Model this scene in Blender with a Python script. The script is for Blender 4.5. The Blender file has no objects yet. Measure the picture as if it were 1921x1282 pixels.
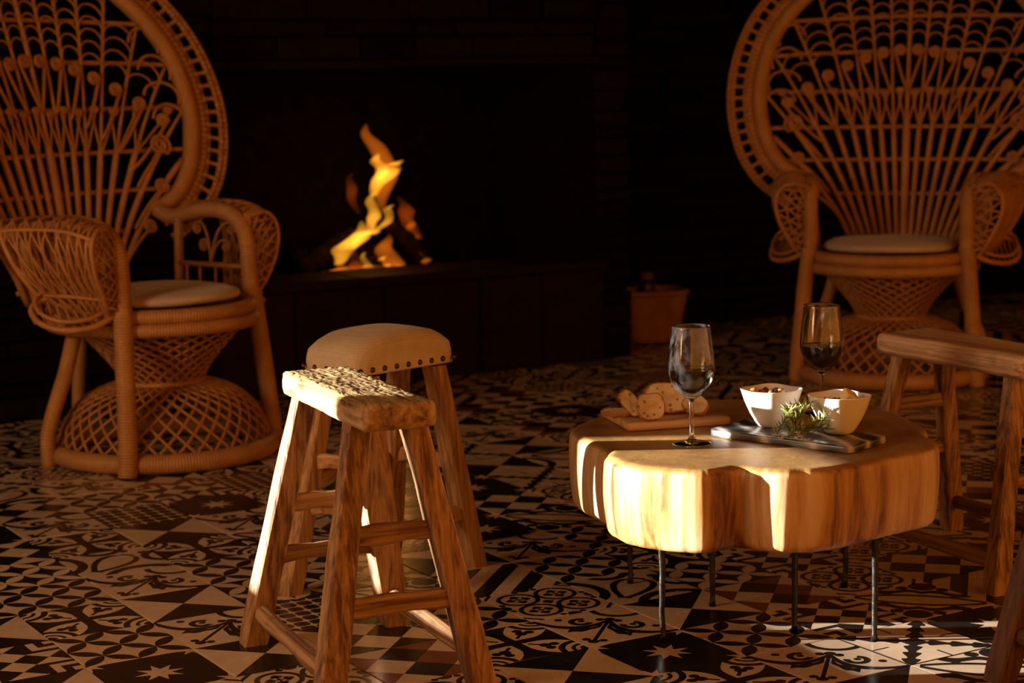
import bpy, math, random
import numpy as np
from mathutils import Vector, Matrix, noise

random.seed(7)
rng = np.random.default_rng(7)
scene = bpy.context.scene
COL = scene.collection
PI = math.pi

# ------------------------------------------------------------------ camera
PITCH = math.radians(7.88)
ROLL = -0.018
CAM_H = 1.024
fw = Vector((0, math.cos(PITCH), -math.sin(PITCH)))
up0 = Vector((0, math.sin(PITCH), math.cos(PITCH)))
r0 = Vector((1, 0, 0))
cr, sr = math.cos(ROLL), math.sin(ROLL)
right = r0 * cr + up0 * sr
up = up0 * cr - r0 * sr
cam_data = bpy.data.cameras.new('camera')
cam = bpy.data.objects.new('camera', cam_data)
COL.objects.link(cam)
cam.matrix_world = Matrix(((right.x, up.x, -fw.x, 0), (right.y, up.y, -fw.y, 0),
                           (right.z, up.z, -fw.z, CAM_H), (0, 0, 0, 1)))
cam_data.sensor_width = 36
cam_data.lens = 36 * 3620 / 1921
cam_data.clip_start = 0.05
cam_data.dof.use_dof = True
cam_data.dof.focus_distance = 3.42
cam_data.dof.aperture_fstop = 5.0
scene.camera = cam
scene.cycles.max_bounces = 9
scene.cycles.diffuse_bounces = 3
scene.cycles.glossy_bounces = 4
scene.cycles.transmission_bounces = 10
scene.cycles.volume_bounces = 0
scene.cycles.caustics_reflective = False

# ------------------------------------------------------------------ light
scene.view_settings.view_transform = 'Standard'
scene.view_settings.look = 'None'
scene.view_settings.gamma = 1
scene.view_settings.use_curve_mapping = False
scene.view_settings.exposure = 0.0
world = bpy.data.worlds.new('world')
scene.world = world
world.use_nodes = True
bg = world.node_tree.nodes['Background']
bg.inputs['Color'].default_value = (1.0, 0.31, 0.035, 1)
bg.inputs['Strength'].default_value = 1.38

sun_data = bpy.data.lights.new('sun', 'SUN')
sun_data.energy = 34.0
sun_data.color = (1.0, 0.93, 0.80)
sun_data.angle = math.radians(0.55)
sun = bpy.data.objects.new('sun', sun_data)
COL.objects.link(sun)
SUN_EL = math.radians(6.6)
sun.rotation_euler = Vector((math.cos(SUN_EL), 0.0, -math.sin(SUN_EL))).to_track_quat('-Z', 'Y').to_euler()

# added area lamp: soft fill from the left, set in an extra unseen opening of wall_left
left_fill_data = bpy.data.lights.new('left_fill_light', 'AREA')
left_fill_data.shape = 'RECTANGLE'
left_fill_data.size = 1.0
left_fill_data.size_y = 1.8
left_fill_data.energy = 52.0
left_fill_data.color = (1.0, 0.66, 0.38)
win = bpy.data.objects.new('left_fill_light', left_fill_data)
COL.objects.link(win)
win.location = (-2.62, 2.24, 1.45)
win.rotation_euler = Vector((0.859, 0.512, -0.05)).to_track_quat('-Z', 'Z').to_euler()

# ------------------------------------------------------------------ helpers
def new_obj(name, me, mat=None, parent=None):
    o = bpy.data.objects.new(name, me)
    COL.objects.link(o)
    if mat is not None and me is not None and len(me.materials) == 0:
        for m in (mat if isinstance(mat, (list, tuple)) else [mat]):
            me.materials.append(m)
    if parent is not None:
        o.parent = parent
    return o

def tag(o, label, cat, group=None):
    o['label'] = label
    o['category'] = cat
    if group:
        o['group'] = group
    return o

def thing(name, label, cat, loc=(0, 0, 0), rz=0, group=None):
    o = bpy.data.objects.new(name, None)
    o.empty_display_size = 0.05
    COL.objects.link(o)
    o.location = loc
    o.rotation_euler = (0, 0, rz)
    return tag(o, label, cat, group)

def struct(o):
    o['kind'] = 'structure'
    return o

def copy_tree(o, parent=None):
    c = o.copy()
    COL.objects.link(c)
    c.parent = parent
    for ch in list(o.children):
        copy_tree(ch, c)
    return c

class MB:
    """collects vertices / faces of one mesh"""
    def __init__(s):
        s.v = []; s.f = []; s.al = []; s.mi = []
    def add(s, vs, fs, al=None, mi=0):
        b = len(s.v)
        s.v += [tuple(float(c) for c in p) for p in vs]
        s.al += list(al) if al is not None else [0.0] * len(vs)
        for f in fs:
            s.f.append(tuple(b + i for i in f))
            s.mi.append(mi)
        return s
    def mesh(s, name, smooth=True):
        me = bpy.data.meshes.new(name)
        me.from_pydata(s.v, [], s.f)
        a = me.attributes.new('along', 'FLOAT', 'POINT')
        a.data.foreach_set('value', np.array(s.al, dtype=np.float32))
        me.polygons.foreach_set('use_smooth', [smooth] * len(me.polygons))
        me.polygons.foreach_set('material_index', s.mi)
        me.update()
        return me
    def build(s, name, mat, parent=None, smooth=True):
        return new_obj(name, s.mesh(name, smooth), mat, parent)

def tube(mb, pts, rad, sides=7, closed=False, caps=True, squash=1.0, mi=0):
    P = np.array(pts, float)
    n = len(P)
    R = np.full(n, rad, float) if np.isscalar(rad) else np.array(rad, float)
    if closed:
        T = np.roll(P, -1, 0) - np.roll(P, 1, 0)
    else:
        T = np.gradient(P, axis=0)
    T /= np.linalg.norm(T, axis=1)[:, None] + 1e-12
    ref = np.array([0, 0, 1.0]) if abs(T[0][2]) < .9 else np.array([1.0, 0, 0])
    N = np.zeros_like(P)
    nn = np.cross(T[0], np.cross(ref, T[0])); nn /= np.linalg.norm(nn)
    N[0] = nn
    for i in range(1, n):
        nn = nn - T[i] * (nn @ T[i])
        nn /= np.linalg.norm(nn) + 1e-12
        N[i] = nn
    B = np.cross(T, N)
    ang = np.arange(sides) * 2 * PI / sides
    V = (P[:, None, :] + R[:, None, None] * (np.cos(ang)[None, :, None] * N[:, None, :] * squash
         + np.sin(ang)[None, :, None] * B[:, None, :])).reshape(-1, 3)
    d = np.r_[0, np.cumsum(np.linalg.norm(np.diff(P, axis=0), axis=1))]
    al = np.repeat(d, sides)
    F = []
    m = n if closed else n - 1
    for i in range(m):
        a = i * sides; b = ((i + 1) % n) * sides
        for k in range(sides):
            k2 = (k + 1) % sides
            F.append((a + k, a + k2, b + k2, b + k))
    if not closed and caps:
        F.append(tuple(range(sides - 1, -1, -1)))
        F.append(tuple((n - 1) * sides + k for k in range(sides)))
    mb.add(V, F, al, mi)
    return mb

def spline(ctrl, n=32, closed=False):
    C = np.array(ctrl, float)
    k = len(C)
    out = []
    segs = k if closed else k - 1
    per = max(2, n // segs)
    for i in range(segs):
        if closed:
            p0, p1, p2, p3 = C[(i - 1) % k], C[i], C[(i + 1) % k], C[(i + 2) % k]
        else:
            p0 = C[i - 1] if i > 0 else 2 * C[0] - C[1]
            p1, p2 = C[i], C[i + 1]
            p3 = C[i + 2] if i + 2 < k else 2 * C[-1] - C[-2]
        for j in range(per):
            t = j / per
            out.append(.5 * ((2 * p1) + (-p0 + p2) * t + (2 * p0 - 5 * p1 + 4 * p2 - p3) * t * t
                             + (-p0 + 3 * p1 - 3 * p2 + p3) * t ** 3))
    if not closed:
        out.append(C[-1])
    return np.array(out)

def loft(mb, rings, cap=True, mi=0, al=None):
    n = len(rings[0])
    V = [p for r in rings for p in r]
    F = []
    for i in range(len(rings) - 1):
        a, b = i * n, (i + 1) * n
        for k in range(n):
            k2 = (k + 1) % n
            F.append((a + k, a + k2, b + k2, b + k))
    if cap:
        F.append(tuple(range(n - 1, -1, -1)))
        F.append(tuple((len(rings) - 1) * n + k for k in range(n)))
    mb.add(V, F, al, mi)
    return mb

def lathe(mb, prof, n=40, closed_top=False, mi=0):
    rings = []
    for r, z in prof:
        rings.append([(r * math.cos(2 * PI * k / n), r * math.sin(2 * PI * k / n), z) for k in range(n)])
    loft(mb, rings, cap=False, mi=mi)
    return mb

def box(mb, c, s, rz=0, bev=0.0, mi=0):
    """box with a small chamfer on every vertical and horizontal edge"""
    hx, hy, hz = s[0] / 2, s[1] / 2, s[2] / 2
    b = min(bev, hx * .9, hy * .9, hz * .9)
    def ring(ix, iy, z):
        x, y = hx - ix, hy - iy
        return [(-x + b, -y), (x - b, -y), (x, -y + b), (x, y - b), (x - b, y), (-x + b, y), (-x, y - b), (-x, -y + b)], z
    cz, sz = math.cos(rz), math.sin(rz)
    rings = []
    for ins, z in ((b, -hz), (0, -hz + b), (0, hz - b), (b, hz)):
        pts, zz = ring(ins, ins, z)
        rings.append([(c[0] + cz * x - sz * y, c[1] + sz * x + cz * y, c[2] + zz) for x, y in pts])
    loft(mb, rings, mi=mi)
    return mb

# ------------------------------------------------------------------ node helpers
class NT:
    def __init__(s, name):
        s.m = bpy.data.materials.new(name)
        s.m.use_nodes = True
        s.t = s.m.node_tree
        s.t.nodes.clear()
        s.out = s.t.nodes.new('ShaderNodeOutputMaterial')
    def n(s, typ, **kw):
        nd = s.t.nodes.new(typ)
        for k, v in kw.items():
            setattr(nd, k, v)
        return nd
    def link(s, a, b):
        s.t.links.new(a, b)
    def bsdf(s, **kw):
        b = s.n('ShaderNodeBsdfPrincipled')
        s.link(b.outputs[0], s.out.inputs['Surface'])
        for k, v in kw.items():
            s.set(b.inputs[k], v)
        return b
    def set(s, sock, v):
        if isinstance(v, EX):
            v = v.v
        if isinstance(v, bpy.types.NodeSocket):
            s.link(v, sock)
        elif isinstance(v, (tuple, list)):
            sock.default_value = tuple(v) + ((1,) if len(v) == 3 and sock.type == 'RGBA' else ())
        else:
            sock.default_value = v
    def coord(s, which='Object', scale=(1, 1, 1), rot=(0, 0, 0)):
        tc = s.n('ShaderNodeTexCoord')
        mp = s.n('ShaderNodeMapping')
        mp.inputs['Scale'].default_value = scale
        mp.inputs['Rotation'].default_value = rot
        s.link(tc.outputs[which], mp.inputs['Vector'])
        return mp.outputs[0]
    def noise(s, vec=None, scale=5, detail=4, rough=.55, dist=0):
        nd = s.n('ShaderNodeTexNoise')
        nd.inputs['Scale'].default_value = scale
        nd.inputs['Detail'].default_value = detail
        nd.inputs['Roughness'].default_value = rough
        nd.inputs['Distortion'].default_value = dist
        if vec is not None:
            s.link(vec, nd.inputs['Vector'])
        return EX(s, nd.outputs['Fac'])
    def ramp(s, fac, stops):
        nd = s.n('ShaderNodeValToRGB')
        e = nd.color_ramp.elements
        while len(e) < len(stops):
            e.new(.5)
        for el, (p, c) in zip(e, stops):
            el.position = p
            el.color = tuple(c) + (1,)
        s.set(nd.inputs[0], fac)
        return nd.outputs[0]
    def mix(s, fac, a, b, mode='MIX'):
        nd = s.n('ShaderNodeMix', data_type='RGBA', blend_type=mode)
        s.set(nd.inputs[0], fac)
        s.set(nd.inputs[6], a)
        s.set(nd.inputs[7], b)
        return nd.outputs[2]
    def bump(s, h, strength=.3, dist=.01):
        nd = s.n('ShaderNodeBump')
        nd.inputs['Strength'].default_value = strength
        nd.inputs['Distance'].default_value = dist
        s.set(nd.inputs['Height'], h)
        return nd.outputs[0]
    def attr(s, name):
        nd = s.n('ShaderNodeAttribute')
        nd.attribute_name = name
        return EX(s, nd.outputs['Fac'])
    def rand(s):
        return EX(s, s.n('ShaderNodeObjectInfo').outputs['Random'])

class EX:
    def __init__(s, nt, v):
        s.nt = nt; s.v = v
    def op(s, o, *args):
        nd = s.nt.t.nodes.new('ShaderNodeMath')
        nd.operation = o
        for i, a in enumerate((s,) + args):
            a = a.v if isinstance(a, EX) else a
            if isinstance(a, (int, float)):
                nd.inputs[i].default_value = a
            else:
                s.nt.t.links.new(a, nd.inputs[i])
        return EX(s.nt, nd.outputs[0])
    def __add__(s, o): return s.op('ADD', o)
    __radd__ = __add__
    def __sub__(s, o): return s.op('SUBTRACT', o)
    def __rsub__(s, o): return (s * -1).op('ADD', o)
    def __mul__(s, o): return s.op('MULTIPLY', o)
    __rmul__ = __mul__
    def __truediv__(s, o): return s.op('DIVIDE', o)
    def __lt__(s, o): return s.op('LESS_THAN', o)
    def __gt__(s, o): return s.op('GREATER_THAN', o)
    def __or__(s, o): return s.op('MAXIMUM', o)
    def __and__(s, o): return s.op('MULTIPLY', o)
    def inv(s): return s.op('MULTIPLY_ADD', -1.0, 1.0)
    def abs(s): return s.op('ABSOLUTE')
    def frac(s): return s.op('FRACT')
    def floor(s): return s.op('FLOOR')
    def sin(s): return s.op('SINE')
    def sqrt(s): return s.op('SQRT')
    def pw(s, e): return s.op('POWER', e)
    def mod(s, e): return s.op('MODULO', e)
    def min(s, o): return s.op('MINIMUM', o)
    def max(s, o): return s.op('MAXIMUM', o)

def hyp(a, b):
    return (a * a + b * b).sqrt()

# ------------------------------------------------------------------ materials
def mat_wood(name, light, dark, axis='z', grain=60, rough=.6, bump=.35, spots=0.0, stretch=.03):
    nt = NT(name)
    sc = [1, 1, 1]
    sc['xyz'.index(axis)] = stretch
    v = nt.coord('Object', tuple(sc))
    r = nt.rand()
    ad = nt.n('ShaderNodeVectorMath', operation='ADD')
    nt.link(v, ad.inputs[0])
    cmb = nt.n('ShaderNodeCombineXYZ')
    nt.set(cmb.inputs[0], r * 3.1); nt.set(cmb.inputs[1], r * 7.7); nt.set(cmb.inputs[2], r * 5.3)
    nt.link(cmb.outputs[0], ad.inputs[1])
    v = ad.outputs[0]
    g1 = nt.noise(v, grain * 2.2, 5, .6, .3)
    g2 = nt.noise(v, grain * .3, 3, .5, .8)
    fac = g1 * .70 + g2 * .45
    mid = tuple((a + b) / 2 for a, b in zip(light, dark))
    col = nt.ramp(fac, [(.47, dark), (.57, mid), (.68, light)])
    if spots:
        sp = nt.noise(nt.coord('Object'), 14, 3, .6)
        col = nt.mix((sp - .60) * 6 * spots, col, tuple(c * .35 for c in dark))
    b = nt.bsdf(**{'Base Color': col, 'Roughness': rough})
    nt.link(nt.bump(g1 + g2 * .5, bump, .004), b.inputs['Normal'])
    return nt.m

def mat_cane(name, light, dark, freq=0.0, bump=.5, rough=.5):
    nt = NT(name)
    v = nt.coord('Object')
    n1 = nt.noise(v, 18, 3)
    n2 = nt.noise(v, 160, 2)
    fac = n1 * .7 + n2 * .3
    if freq:
        a = nt.attr('along')
        w = (a * freq * 2 * PI).sin() * .5 + .5
        fac = fac * .75 + w * .25
    col = nt.ramp(fac, [(.25, dark), (.7, light)])
    b = nt.bsdf(**{'Base Color': col, 'Roughness': rough})
    h = n2 * .3
    if freq:
        h = h + w
    nt.link(nt.bump(h, bump, .002), b.inputs['Normal'])
    return nt.m

def mat_plain(name, col, rough=.5, metal=0.0, var=.15, nscale=20, bump=0.0, spec=.5):
    nt = NT(name)
    n = nt.noise(nt.coord('Object'), nscale, 4)
    c = nt.ramp(n, [(.3, tuple(x * (1 - var) for x in col)), (.7, tuple(min(1, x * (1 + var)) for x in col))])
    b = nt.bsdf(**{'Base Color': c, 'Roughness': rough, 'Metallic': metal, 'Specular IOR Level': spec})
    if bump:
        nt.link(nt.bump(n, bump, .004), b.inputs['Normal'])
    return nt.m

def mat_fabric(name, col, scale=420):
    nt = NT(name)
    v = nt.coord('Object')
    w1 = nt.n('ShaderNodeTexWave', wave_type='BANDS', bands_direction='X')
    w2 = nt.n('ShaderNodeTexWave', wave_type='BANDS', bands_direction='Y')
    w3 = nt.n('ShaderNodeTexWave', wave_type='BANDS', bands_direction='Z')
    for w in (w1, w2, w3):
        w.inputs['Scale'].default_value = scale / 6.28
        w.inputs['Distortion'].default_value = 1.2
        w.inputs['Detail'].default_value = 1
        nt.link(v, w.inputs['Vector'])
    n = nt.noise(v, 25, 4)
    h = (EX(nt, w1.outputs['Fac']) + EX(nt, w2.outputs['Fac']) + EX(nt, w3.outputs['Fac'])) * .33
    f = h * .4 + n * .6
    c = nt.ramp(f, [(.25, tuple(x * .72 for x in col)), (.75, col)])
    b = nt.bsdf(**{'Base Color': c, 'Roughness': .9})
    b.inputs['Sheen Weight'].default_value = .2
    nt.link(nt.bump(h, .35, .001), b.inputs['Normal'])
    return nt.m

def mat_stone(name, a, bcol, rough=.8):
    nt = NT(name)
    v = nt.coord('Object', (1, 1, 2.2))
    n1 = nt.noise(v, 9, 6, .65)
    r = nt.rand()
    c = nt.ramp(n1 * .7 + r * .3, [(.3, a), (.7, bcol)])
    b = nt.bsdf(**{'Base Color': c, 'Roughness': rough, 'Specular IOR Level': .04})
    nt.link(nt.bump(n1, .7, .02), b.inputs['Normal'])
    return nt.m

M = {}
M['wood_old_x'] = mat_wood('weathered_wood_lengthwise', (.46, .27, .13), (.12, .05, .02), 'x', 55, .75, .6, .5)
M['wood_old_y'] = mat_wood('weathered_wood_crosswise', (.46, .27, .12), (.13, .055, .02), 'y', 55, .75, .5, .3)
M['wood_old_z'] = mat_wood('weathered_wood_upright', (.46, .26, .12), (.12, .045, .016), 'z', 55, .7, .5, .3)
M['wood_pale_x'] = mat_wood('pale_elm_lengthwise', (.52, .29, .12), (.20, .085, .03), 'x', 45, .6, .4, .2)
M['wood_pale_y'] = mat_wood('pale_elm_crosswise', (.52, .29, .12), (.20, .085, .03), 'y', 45, .6, .4, .2)
M['wood_pale_z'] = mat_wood('pale_elm_upright', (.52, .29, .12), (.20, .085, .03), 'z', 45, .6, .4, .2)
M['wood_grey_x'] = mat_wood('silvered_plank_wood', (.76, .53, .34), (.32, .17, .085), 'x', 48, .7, .5, .6)
DARK = tuple(mat_wood('dark_stained_wood_' + a, (.15, .055, .022), (.05, .017, .007), a, 50, .6, .4) for a in 'xyz')
M['board_wood'] = mat_wood('pine_board_wood', (.62, .36, .15), (.30, .12, .035), 'x', 22, .5, .15, 0, .03)
M['cane'] = mat_cane('rattan_cane', (.50, .245, .075), (.30, .12, .03))
M['cane_thin'] = mat_cane('thin_rattan_cane', (.46, .215, .065), (.27, .10, .026))
M['cane_wrap'] = mat_cane('wrapped_rattan_cane', (.56, .29, .095), (.31, .13, .036), 130, .8)
M['cane_weave'] = mat_cane('woven_rattan_band', (.48, .225, .07), (.22, .08, .02), 60, 1.0)
M['linen'] = mat_fabric('linen_upholstery', (.62, .50, .34))
M['cushion'] = mat_fabric('beige_cushion_cloth', (.60, .47, .36), 300)
M['nail'] = mat_plain('antique_brass_nail', (.10, .05, .025), .35, .9)
M['iron'] = mat_plain('hammered_black_iron', (.05, .045, .04), .32, .9, .3, 60, .4)
M['porcelain'] = mat_plain('white_porcelain', (.80, .76, .68), .12, 0, .02)
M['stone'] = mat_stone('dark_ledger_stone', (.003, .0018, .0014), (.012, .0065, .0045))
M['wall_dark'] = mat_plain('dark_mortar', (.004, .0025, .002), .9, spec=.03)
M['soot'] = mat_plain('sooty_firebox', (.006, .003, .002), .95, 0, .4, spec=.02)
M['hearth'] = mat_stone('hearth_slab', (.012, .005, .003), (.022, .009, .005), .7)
M['plaster'] = mat_plain('ochre_plaster', (.34, .19, .08), .9, 0, .1, 3)
M['ceiling'] = mat_plain('dark_timber_ceiling', (.10, .055, .03), .8, 0, .2, 4)
M['char'] = mat_plain('charred_log', (.012, .006, .004), .95, 0, .5, 30, .8, spec=.05)
M['nut'] = mat_plain('hazelnut_skin', (.42, .22, .08), .5, 0, .3, 60)
M['nut_dark'] = mat_plain('dark_nut_skin', (.16, .065, .025), .5, 0, .3, 60)
M['cheese'] = mat_plain('yellow_cheese', (.80, .58, .22), .45, 0, .05)
M['leaf'] = mat_plain('rosemary_needle', (.14, .17, .045), .5, 0, .35, 90)
M['leaf_pale'] = mat_plain('rosemary_needle_pale', (.34, .36, .13), .5, 0, .3, 90)
M['flower'] = mat_plain('lilac_flower', (.46, .40, .55), .6, 0, .2, 90)
M['stem'] = mat_plain('woody_stem', (.16, .09, .045), .8)
M['dark_pot'] = mat_plain('dark_glazed_pot', (.035, .025, .02), .3)

def mat_slab():
    nt = NT('tree_slab_wood')
    v = nt.coord('Object')
    # side: vertical streaks
    vs = nt.coord('Object', (1, 1, .10))
    s1 = nt.noise(vs, 26, 6, .62, .3)
    s2 = nt.noise(vs, 7, 3, .5, .5)
    side = nt.ramp(s1 * .6 + s2 * .5, [(.46, (.13, .045, .010)), (.54, (.48, .255, .09)), (.66, (.70, .50, .29))])
    # top: growth rings round the heart
    sep = nt.n('ShaderNodeSeparateXYZ')
    nt.link(v, sep.inputs[0])
    x = EX(nt, sep.outputs[0]); y = EX(nt, sep.outputs[1])
    nz = nt.noise(v, 5, 3)
    rr = hyp(x + .03, y * .9) + nz * .05
    ring = (rr * 210).sin() * .5 + .5
    big = nt.noise(v, 9, 5, .6)
    top = nt.ramp(ring * .05 + big * .95, [(.33, (.25, .125, .040)), (.68, (.46, .27, .095))])
    geo = nt.n('ShaderNodeNewGeometry')
    sn = nt.n('ShaderNodeSeparateXYZ')
    nt.link(geo.outputs['Normal'], sn.inputs[0])
    up_ = (EX(nt, sn.outputs[2]) - .55) * 4
    cl = nt.n('ShaderNodeClamp')
    nt.set(cl.inputs[0], up_)
    col = nt.mix(cl.outputs[0], side, top)
    b = nt.bsdf(**{'Base Color': col, 'Roughness': .42})
    nt.link(nt.bump(s1 + s2, .25, .004), b.inputs['Normal'])
    return nt.m
M['slab'] = mat_slab()

def mat_cracked():
    nt = NT('cracked_old_plank')
    g = nt.noise(nt.coord('Object', (.07, 1, 1)), 60, 6, .6, .6)
    big = nt.noise(nt.coord('Object', (.4, 1, 1)), 26, 5, .65, .4)
    geo = nt.n('ShaderNodeNewGeometry')
    sn = nt.n('ShaderNodeSeparateXYZ')
    nt.link(geo.outputs['Normal'], sn.inputs[0])
    cl = nt.n('ShaderNodeClamp')
    nt.set(cl.inputs[0], (EX(nt, sn.outputs[2]) - .35) * 3)
    side = nt.ramp(g * .6 + big * .5, [(.42, (.10, .045, .018)), (.55, (.36, .22, .11)), (.70, (.58, .44, .28))])
    top = nt.ramp(g * .45 + big * .65, [(.42, (.07, .03, .010)), (.50, (.28, .17, .06)), (.66, (.50, .35, .14))])
    col = nt.mix(cl.outputs[0], side, top)
    b = nt.bsdf(**{'Base Color': col, 'Roughness': .85})
    nt.link(nt.bump(g * .6 + big, .6, .004), b.inputs['Normal'])
    return nt.m
M['cracked'] = mat_cracked()

def mat_marble():
    nt = NT('grey_striped_marble')
    v = nt.coord('Object', (1, 1, 1), (0, 0, .5))
    w = nt.n('ShaderNodeTexWave', wave_type='BANDS', bands_direction='Y')
    w.inputs['Scale'].default_value = 7
    w.inputs['Distortion'].default_value = 3.5
    w.inputs['Detail'].default_value = 3
    w.inputs['Detail Scale'].default_value = 1.4
    nt.link(v, w.inputs['Vector'])
    col = nt.ramp(EX(nt, w.outputs['Fac']), [(.0, (.035, .035, .04)), (.5, (.085, .085, .09)), (.8, (.22, .215, .21)), (1, (.50, .48, .45))])
    nt.bsdf(**{'Base Color': col, 'Roughness': .25})
    return nt.m
M['marble'] = mat_marble()

def mat_glass(name, col=(1, 1, 1), rough=0.0, ior=1.45):
    nt = NT(name)
    b = nt.bsdf(**{'Base Color': col, 'Roughness': rough, 'IOR': ior})
    b.inputs['Transmission Weight'].default_value = 1
    return nt.m
def mat_smudged_glass():
    nt = NT('clear_glass_with_smudges')
    g = nt.n('ShaderNodeBsdfGlass')
    g.inputs['IOR'].default_value = 1.47
    g.inputs['Roughness'].default_value = 0.0
    d = nt.n('ShaderNodeBsdfDiffuse')
    d.inputs['Color'].default_value = (.8, .8, .8, 1)
    n = nt.noise(nt.coord('Object', (1, 1, .6)), 60, 4, .6)
    mx = nt.n('ShaderNodeMixShader')
    nt.set(mx.inputs[0], (n - .42).max(0.0) * .10)
    nt.link(g.outputs[0], mx.inputs[1])
    nt.link(d.outputs[0], mx.inputs[2])
    nt.link(mx.outputs[0], nt.out.inputs['Surface'])
    return nt.m
M['glass'] = mat_smudged_glass()
M['wine'] = mat_glass('red_wine', (.014, .0004, .001), 0, 1.34)

def mat_bread(name, a, bcol):
    nt = NT(name)
    v = nt.coord('Object')
    vo = nt.n('ShaderNodeTexVoronoi'); vo.inputs['Scale'].default_value = 62
    nt.link(v, vo.inputs['Vector'])
    n = nt.noise(v, 60, 5)
    hole = EX(nt, vo.outputs['Distance']) < .22
    col = nt.ramp(n, [(.3, a), (.7, bcol)])
    col = nt.mix(hole * .8, col, tuple(c * .4 for c in a))
    b = nt.bsdf(**{'Base Color': col, 'Roughness': .85})
    nt.link(nt.bump(n - hole * .4, .6, .004), b.inputs['Normal'])
    return nt.m
M['crumb'] = mat_bread('bread_crumb', (.50, .30, .12), (.72, .52, .28))
M['crust'] = mat_bread('bread_crust', (.30, .11, .025), (.52, .23, .065))

# ---------------- printed cement tile patterns ---------------------
def pat_ov(x, y):
    p = (x + y) * 2; q = (x - y) * 2 + 2
    fp = p.frac(); fq = q.frac()
    dp = (fp - .5).abs() * -1 + .5; dq = (fq - .5).abs() * -1 + .5
    return (dp < fq * (1 - fq) * .80) | (dq < fp * (1 - fp) * .80)
def pat_vo(x, y):
    return pat_ov(x, y).inv()
def pat_tri(x, y):
    return (x - .5).abs() > (y - .5).abs()
def star8(cx, cy, ro, ri):
    r = hyp(cx, cy)
    a = cy.op('ARCTAN2', cx)
    t = ((a / (PI / 4) + 8.5).frac() - .5).abs() * (PI / 4)
    s8 = math.sin(PI / 8); c8 = math.cos(PI / 8)
    return (r * t.op('COSINE') * (ri * s8) + r * t.sin() * (ro - ri * c8)) < ro * ri * s8
def pat_star(x, y):
    cx = x - .5; cy = y - .5
    return (star8(cx, cy, .23, .10) | star8(cx.abs() - .5, cy.abs() - .5, .18, .08)).inv()
def folded(x, y):
    ax = (x - .5).abs(); ay = (y - .5).abs()
    return ax, ay, ax.max(ay), ax.min(ay), (ax + ay) * .7071, (ax - ay).abs() * .7071
def dot(a, b, ca, cb, r):
    return hyp(a - ca, b - cb) < r
def pat_flower(x, y):
    ax, ay, m, n, d1, d2 = folded(x, y)
    t = (m - .2).max(0.0)
    cross = n < (t * t * 2.0 + .056)
    club = dot(d1, d2, .30, 0, .058) | dot(d1, d2, .37, .06, .048) | ((d2 < .018) & (d1 > .14) & (d1 < .34))
    cd = hyp(ax - .5, ay - .5)
    ring = ((cd - .245).abs() < .032)
    cor = (cd < .08) | (((cd - .14).abs() < .02))
    return cross | club | ring | cor
def pat_circ(x, y):
    ax, ay, m, n, d1, d2 = folded(x, y)
    bx = (ax - .215).abs(); by = (ay - .215).abs()
    rr = hyp(bx, by)
    ring = (rr - .195).abs() < .025
    mm = bx.max(by); nn = bx.min(by)
    cl = dot(mm, nn, .10, 0, .036) | dot(mm, nn, .075, .03, .026) | ((nn < .012) & (mm < .1))
    edge = dot(m, n, .5, 0, .075) | dot(m, n, .46, .11, .035)
    cor = (d1 > .60) & (d1 < .64)
    mid = d1 < .05
    return ring | cl | edge | cor | mid
def pat_check(x, y):
    p = (x + y) * 2; q = (x - y) * 2 + 2
    return ((p.floor() + q.floor()) / 2).frac() > .25
def pat_chev(x, y):
    ax, ay, m, n, d1, d2 = folded(x, y)
    c = (ax * -1 + .5).max(ay * -1 + .5)
    p = (x + y) * 3; q = (x - y) * 3 + 3
    chk = ((p.floor() + q.floor()) / 2).frac() > .25
    band = ((c > .09) & (c < .17)) | ((c > .25) & (c < .32))
    return ((c < .32) & band) | ((c > .32) & chk)
def pat_stripe(x, y):
    return ((x + y) * 2 + .25).frac() < .5
def pat_swirl(x, y):
    a = (x + y - 1).abs() * .7071
    b = (x - y) * .7071
    t = a / .7071
    u = (1 - t)
    arc = t * u * .55 - u.pw(7.0) * .2
    band = (b - arc).abs() < (u * .03 + .03)
    ca = hyp(a - .25, b + .08)
    curl = ((ca - .09).abs() < .032) & ((a > .24) | (b > -.08))
    dots = dot(a, b, .25, -.10, .035) | dot(a, b, 0, -.22, .055) | dot(a, b, .085, -.19, .045) | dot(a, b, 0, .52, .055) | dot(a, b, .08, .47, .042)
    stem = (a < .02) & (b > -.2) & (b < .5)
    leaf = ((b - arc - .12 + a * .1).abs() < (.052 + (a * 46).sin() * .012)) & (a > .03) & (a < .30)
    ring2 = (hyp(a, b + .60) - .26).abs() < .034
    tip = dot(a, b, .47, -.09, .04)
    return band | curl | dots | stem | leaf | ring2 | tip
def pat_petal(x, y):
    a = (x + y - 1).abs() * .7071
    b = (x - y) * .7071
    s = ((b + .28) / .68)
    s = s.max(0.0).min(1.0)
    w = (s.sqrt() * (1 - s)) * .42
    outer = (a < w + .075) & (b > -.33) & (b < .45)
    inner = (a < w) & (b > -.28) & (b < .40)
    c1 = ((hyp(a - .62, b - .45) - .42).abs() < .055)
    c2 = ((hyp(a - .40, b + .42) - .22).abs() < .045)
    d = dot(a, b, .12, -.45, .06) | dot(a, b, .52, .05, .05)
    return (outer & inner.inv()) | c1 | c2 | d
def pat_almond(x, y):
    al = (x + y - 1).abs() * .7071
    ac = (x - y).abs() * .7071
    s = (al / .60)
    w = (1 - s * s) * .13
    out = (ac < w + .06) & (al < .63)
    inn = ac < w
    wave = (ac - .27 - (al * 13).sin() * .05).abs() < (.045 + al * .05)
    blob = dot(al, ac, 0, .50, .14) | dot(al, ac, .34, .20, .06) | dot(al, ac, .20, .42, .065)
    return (out & inn.inv()) | wave | blob
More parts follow.
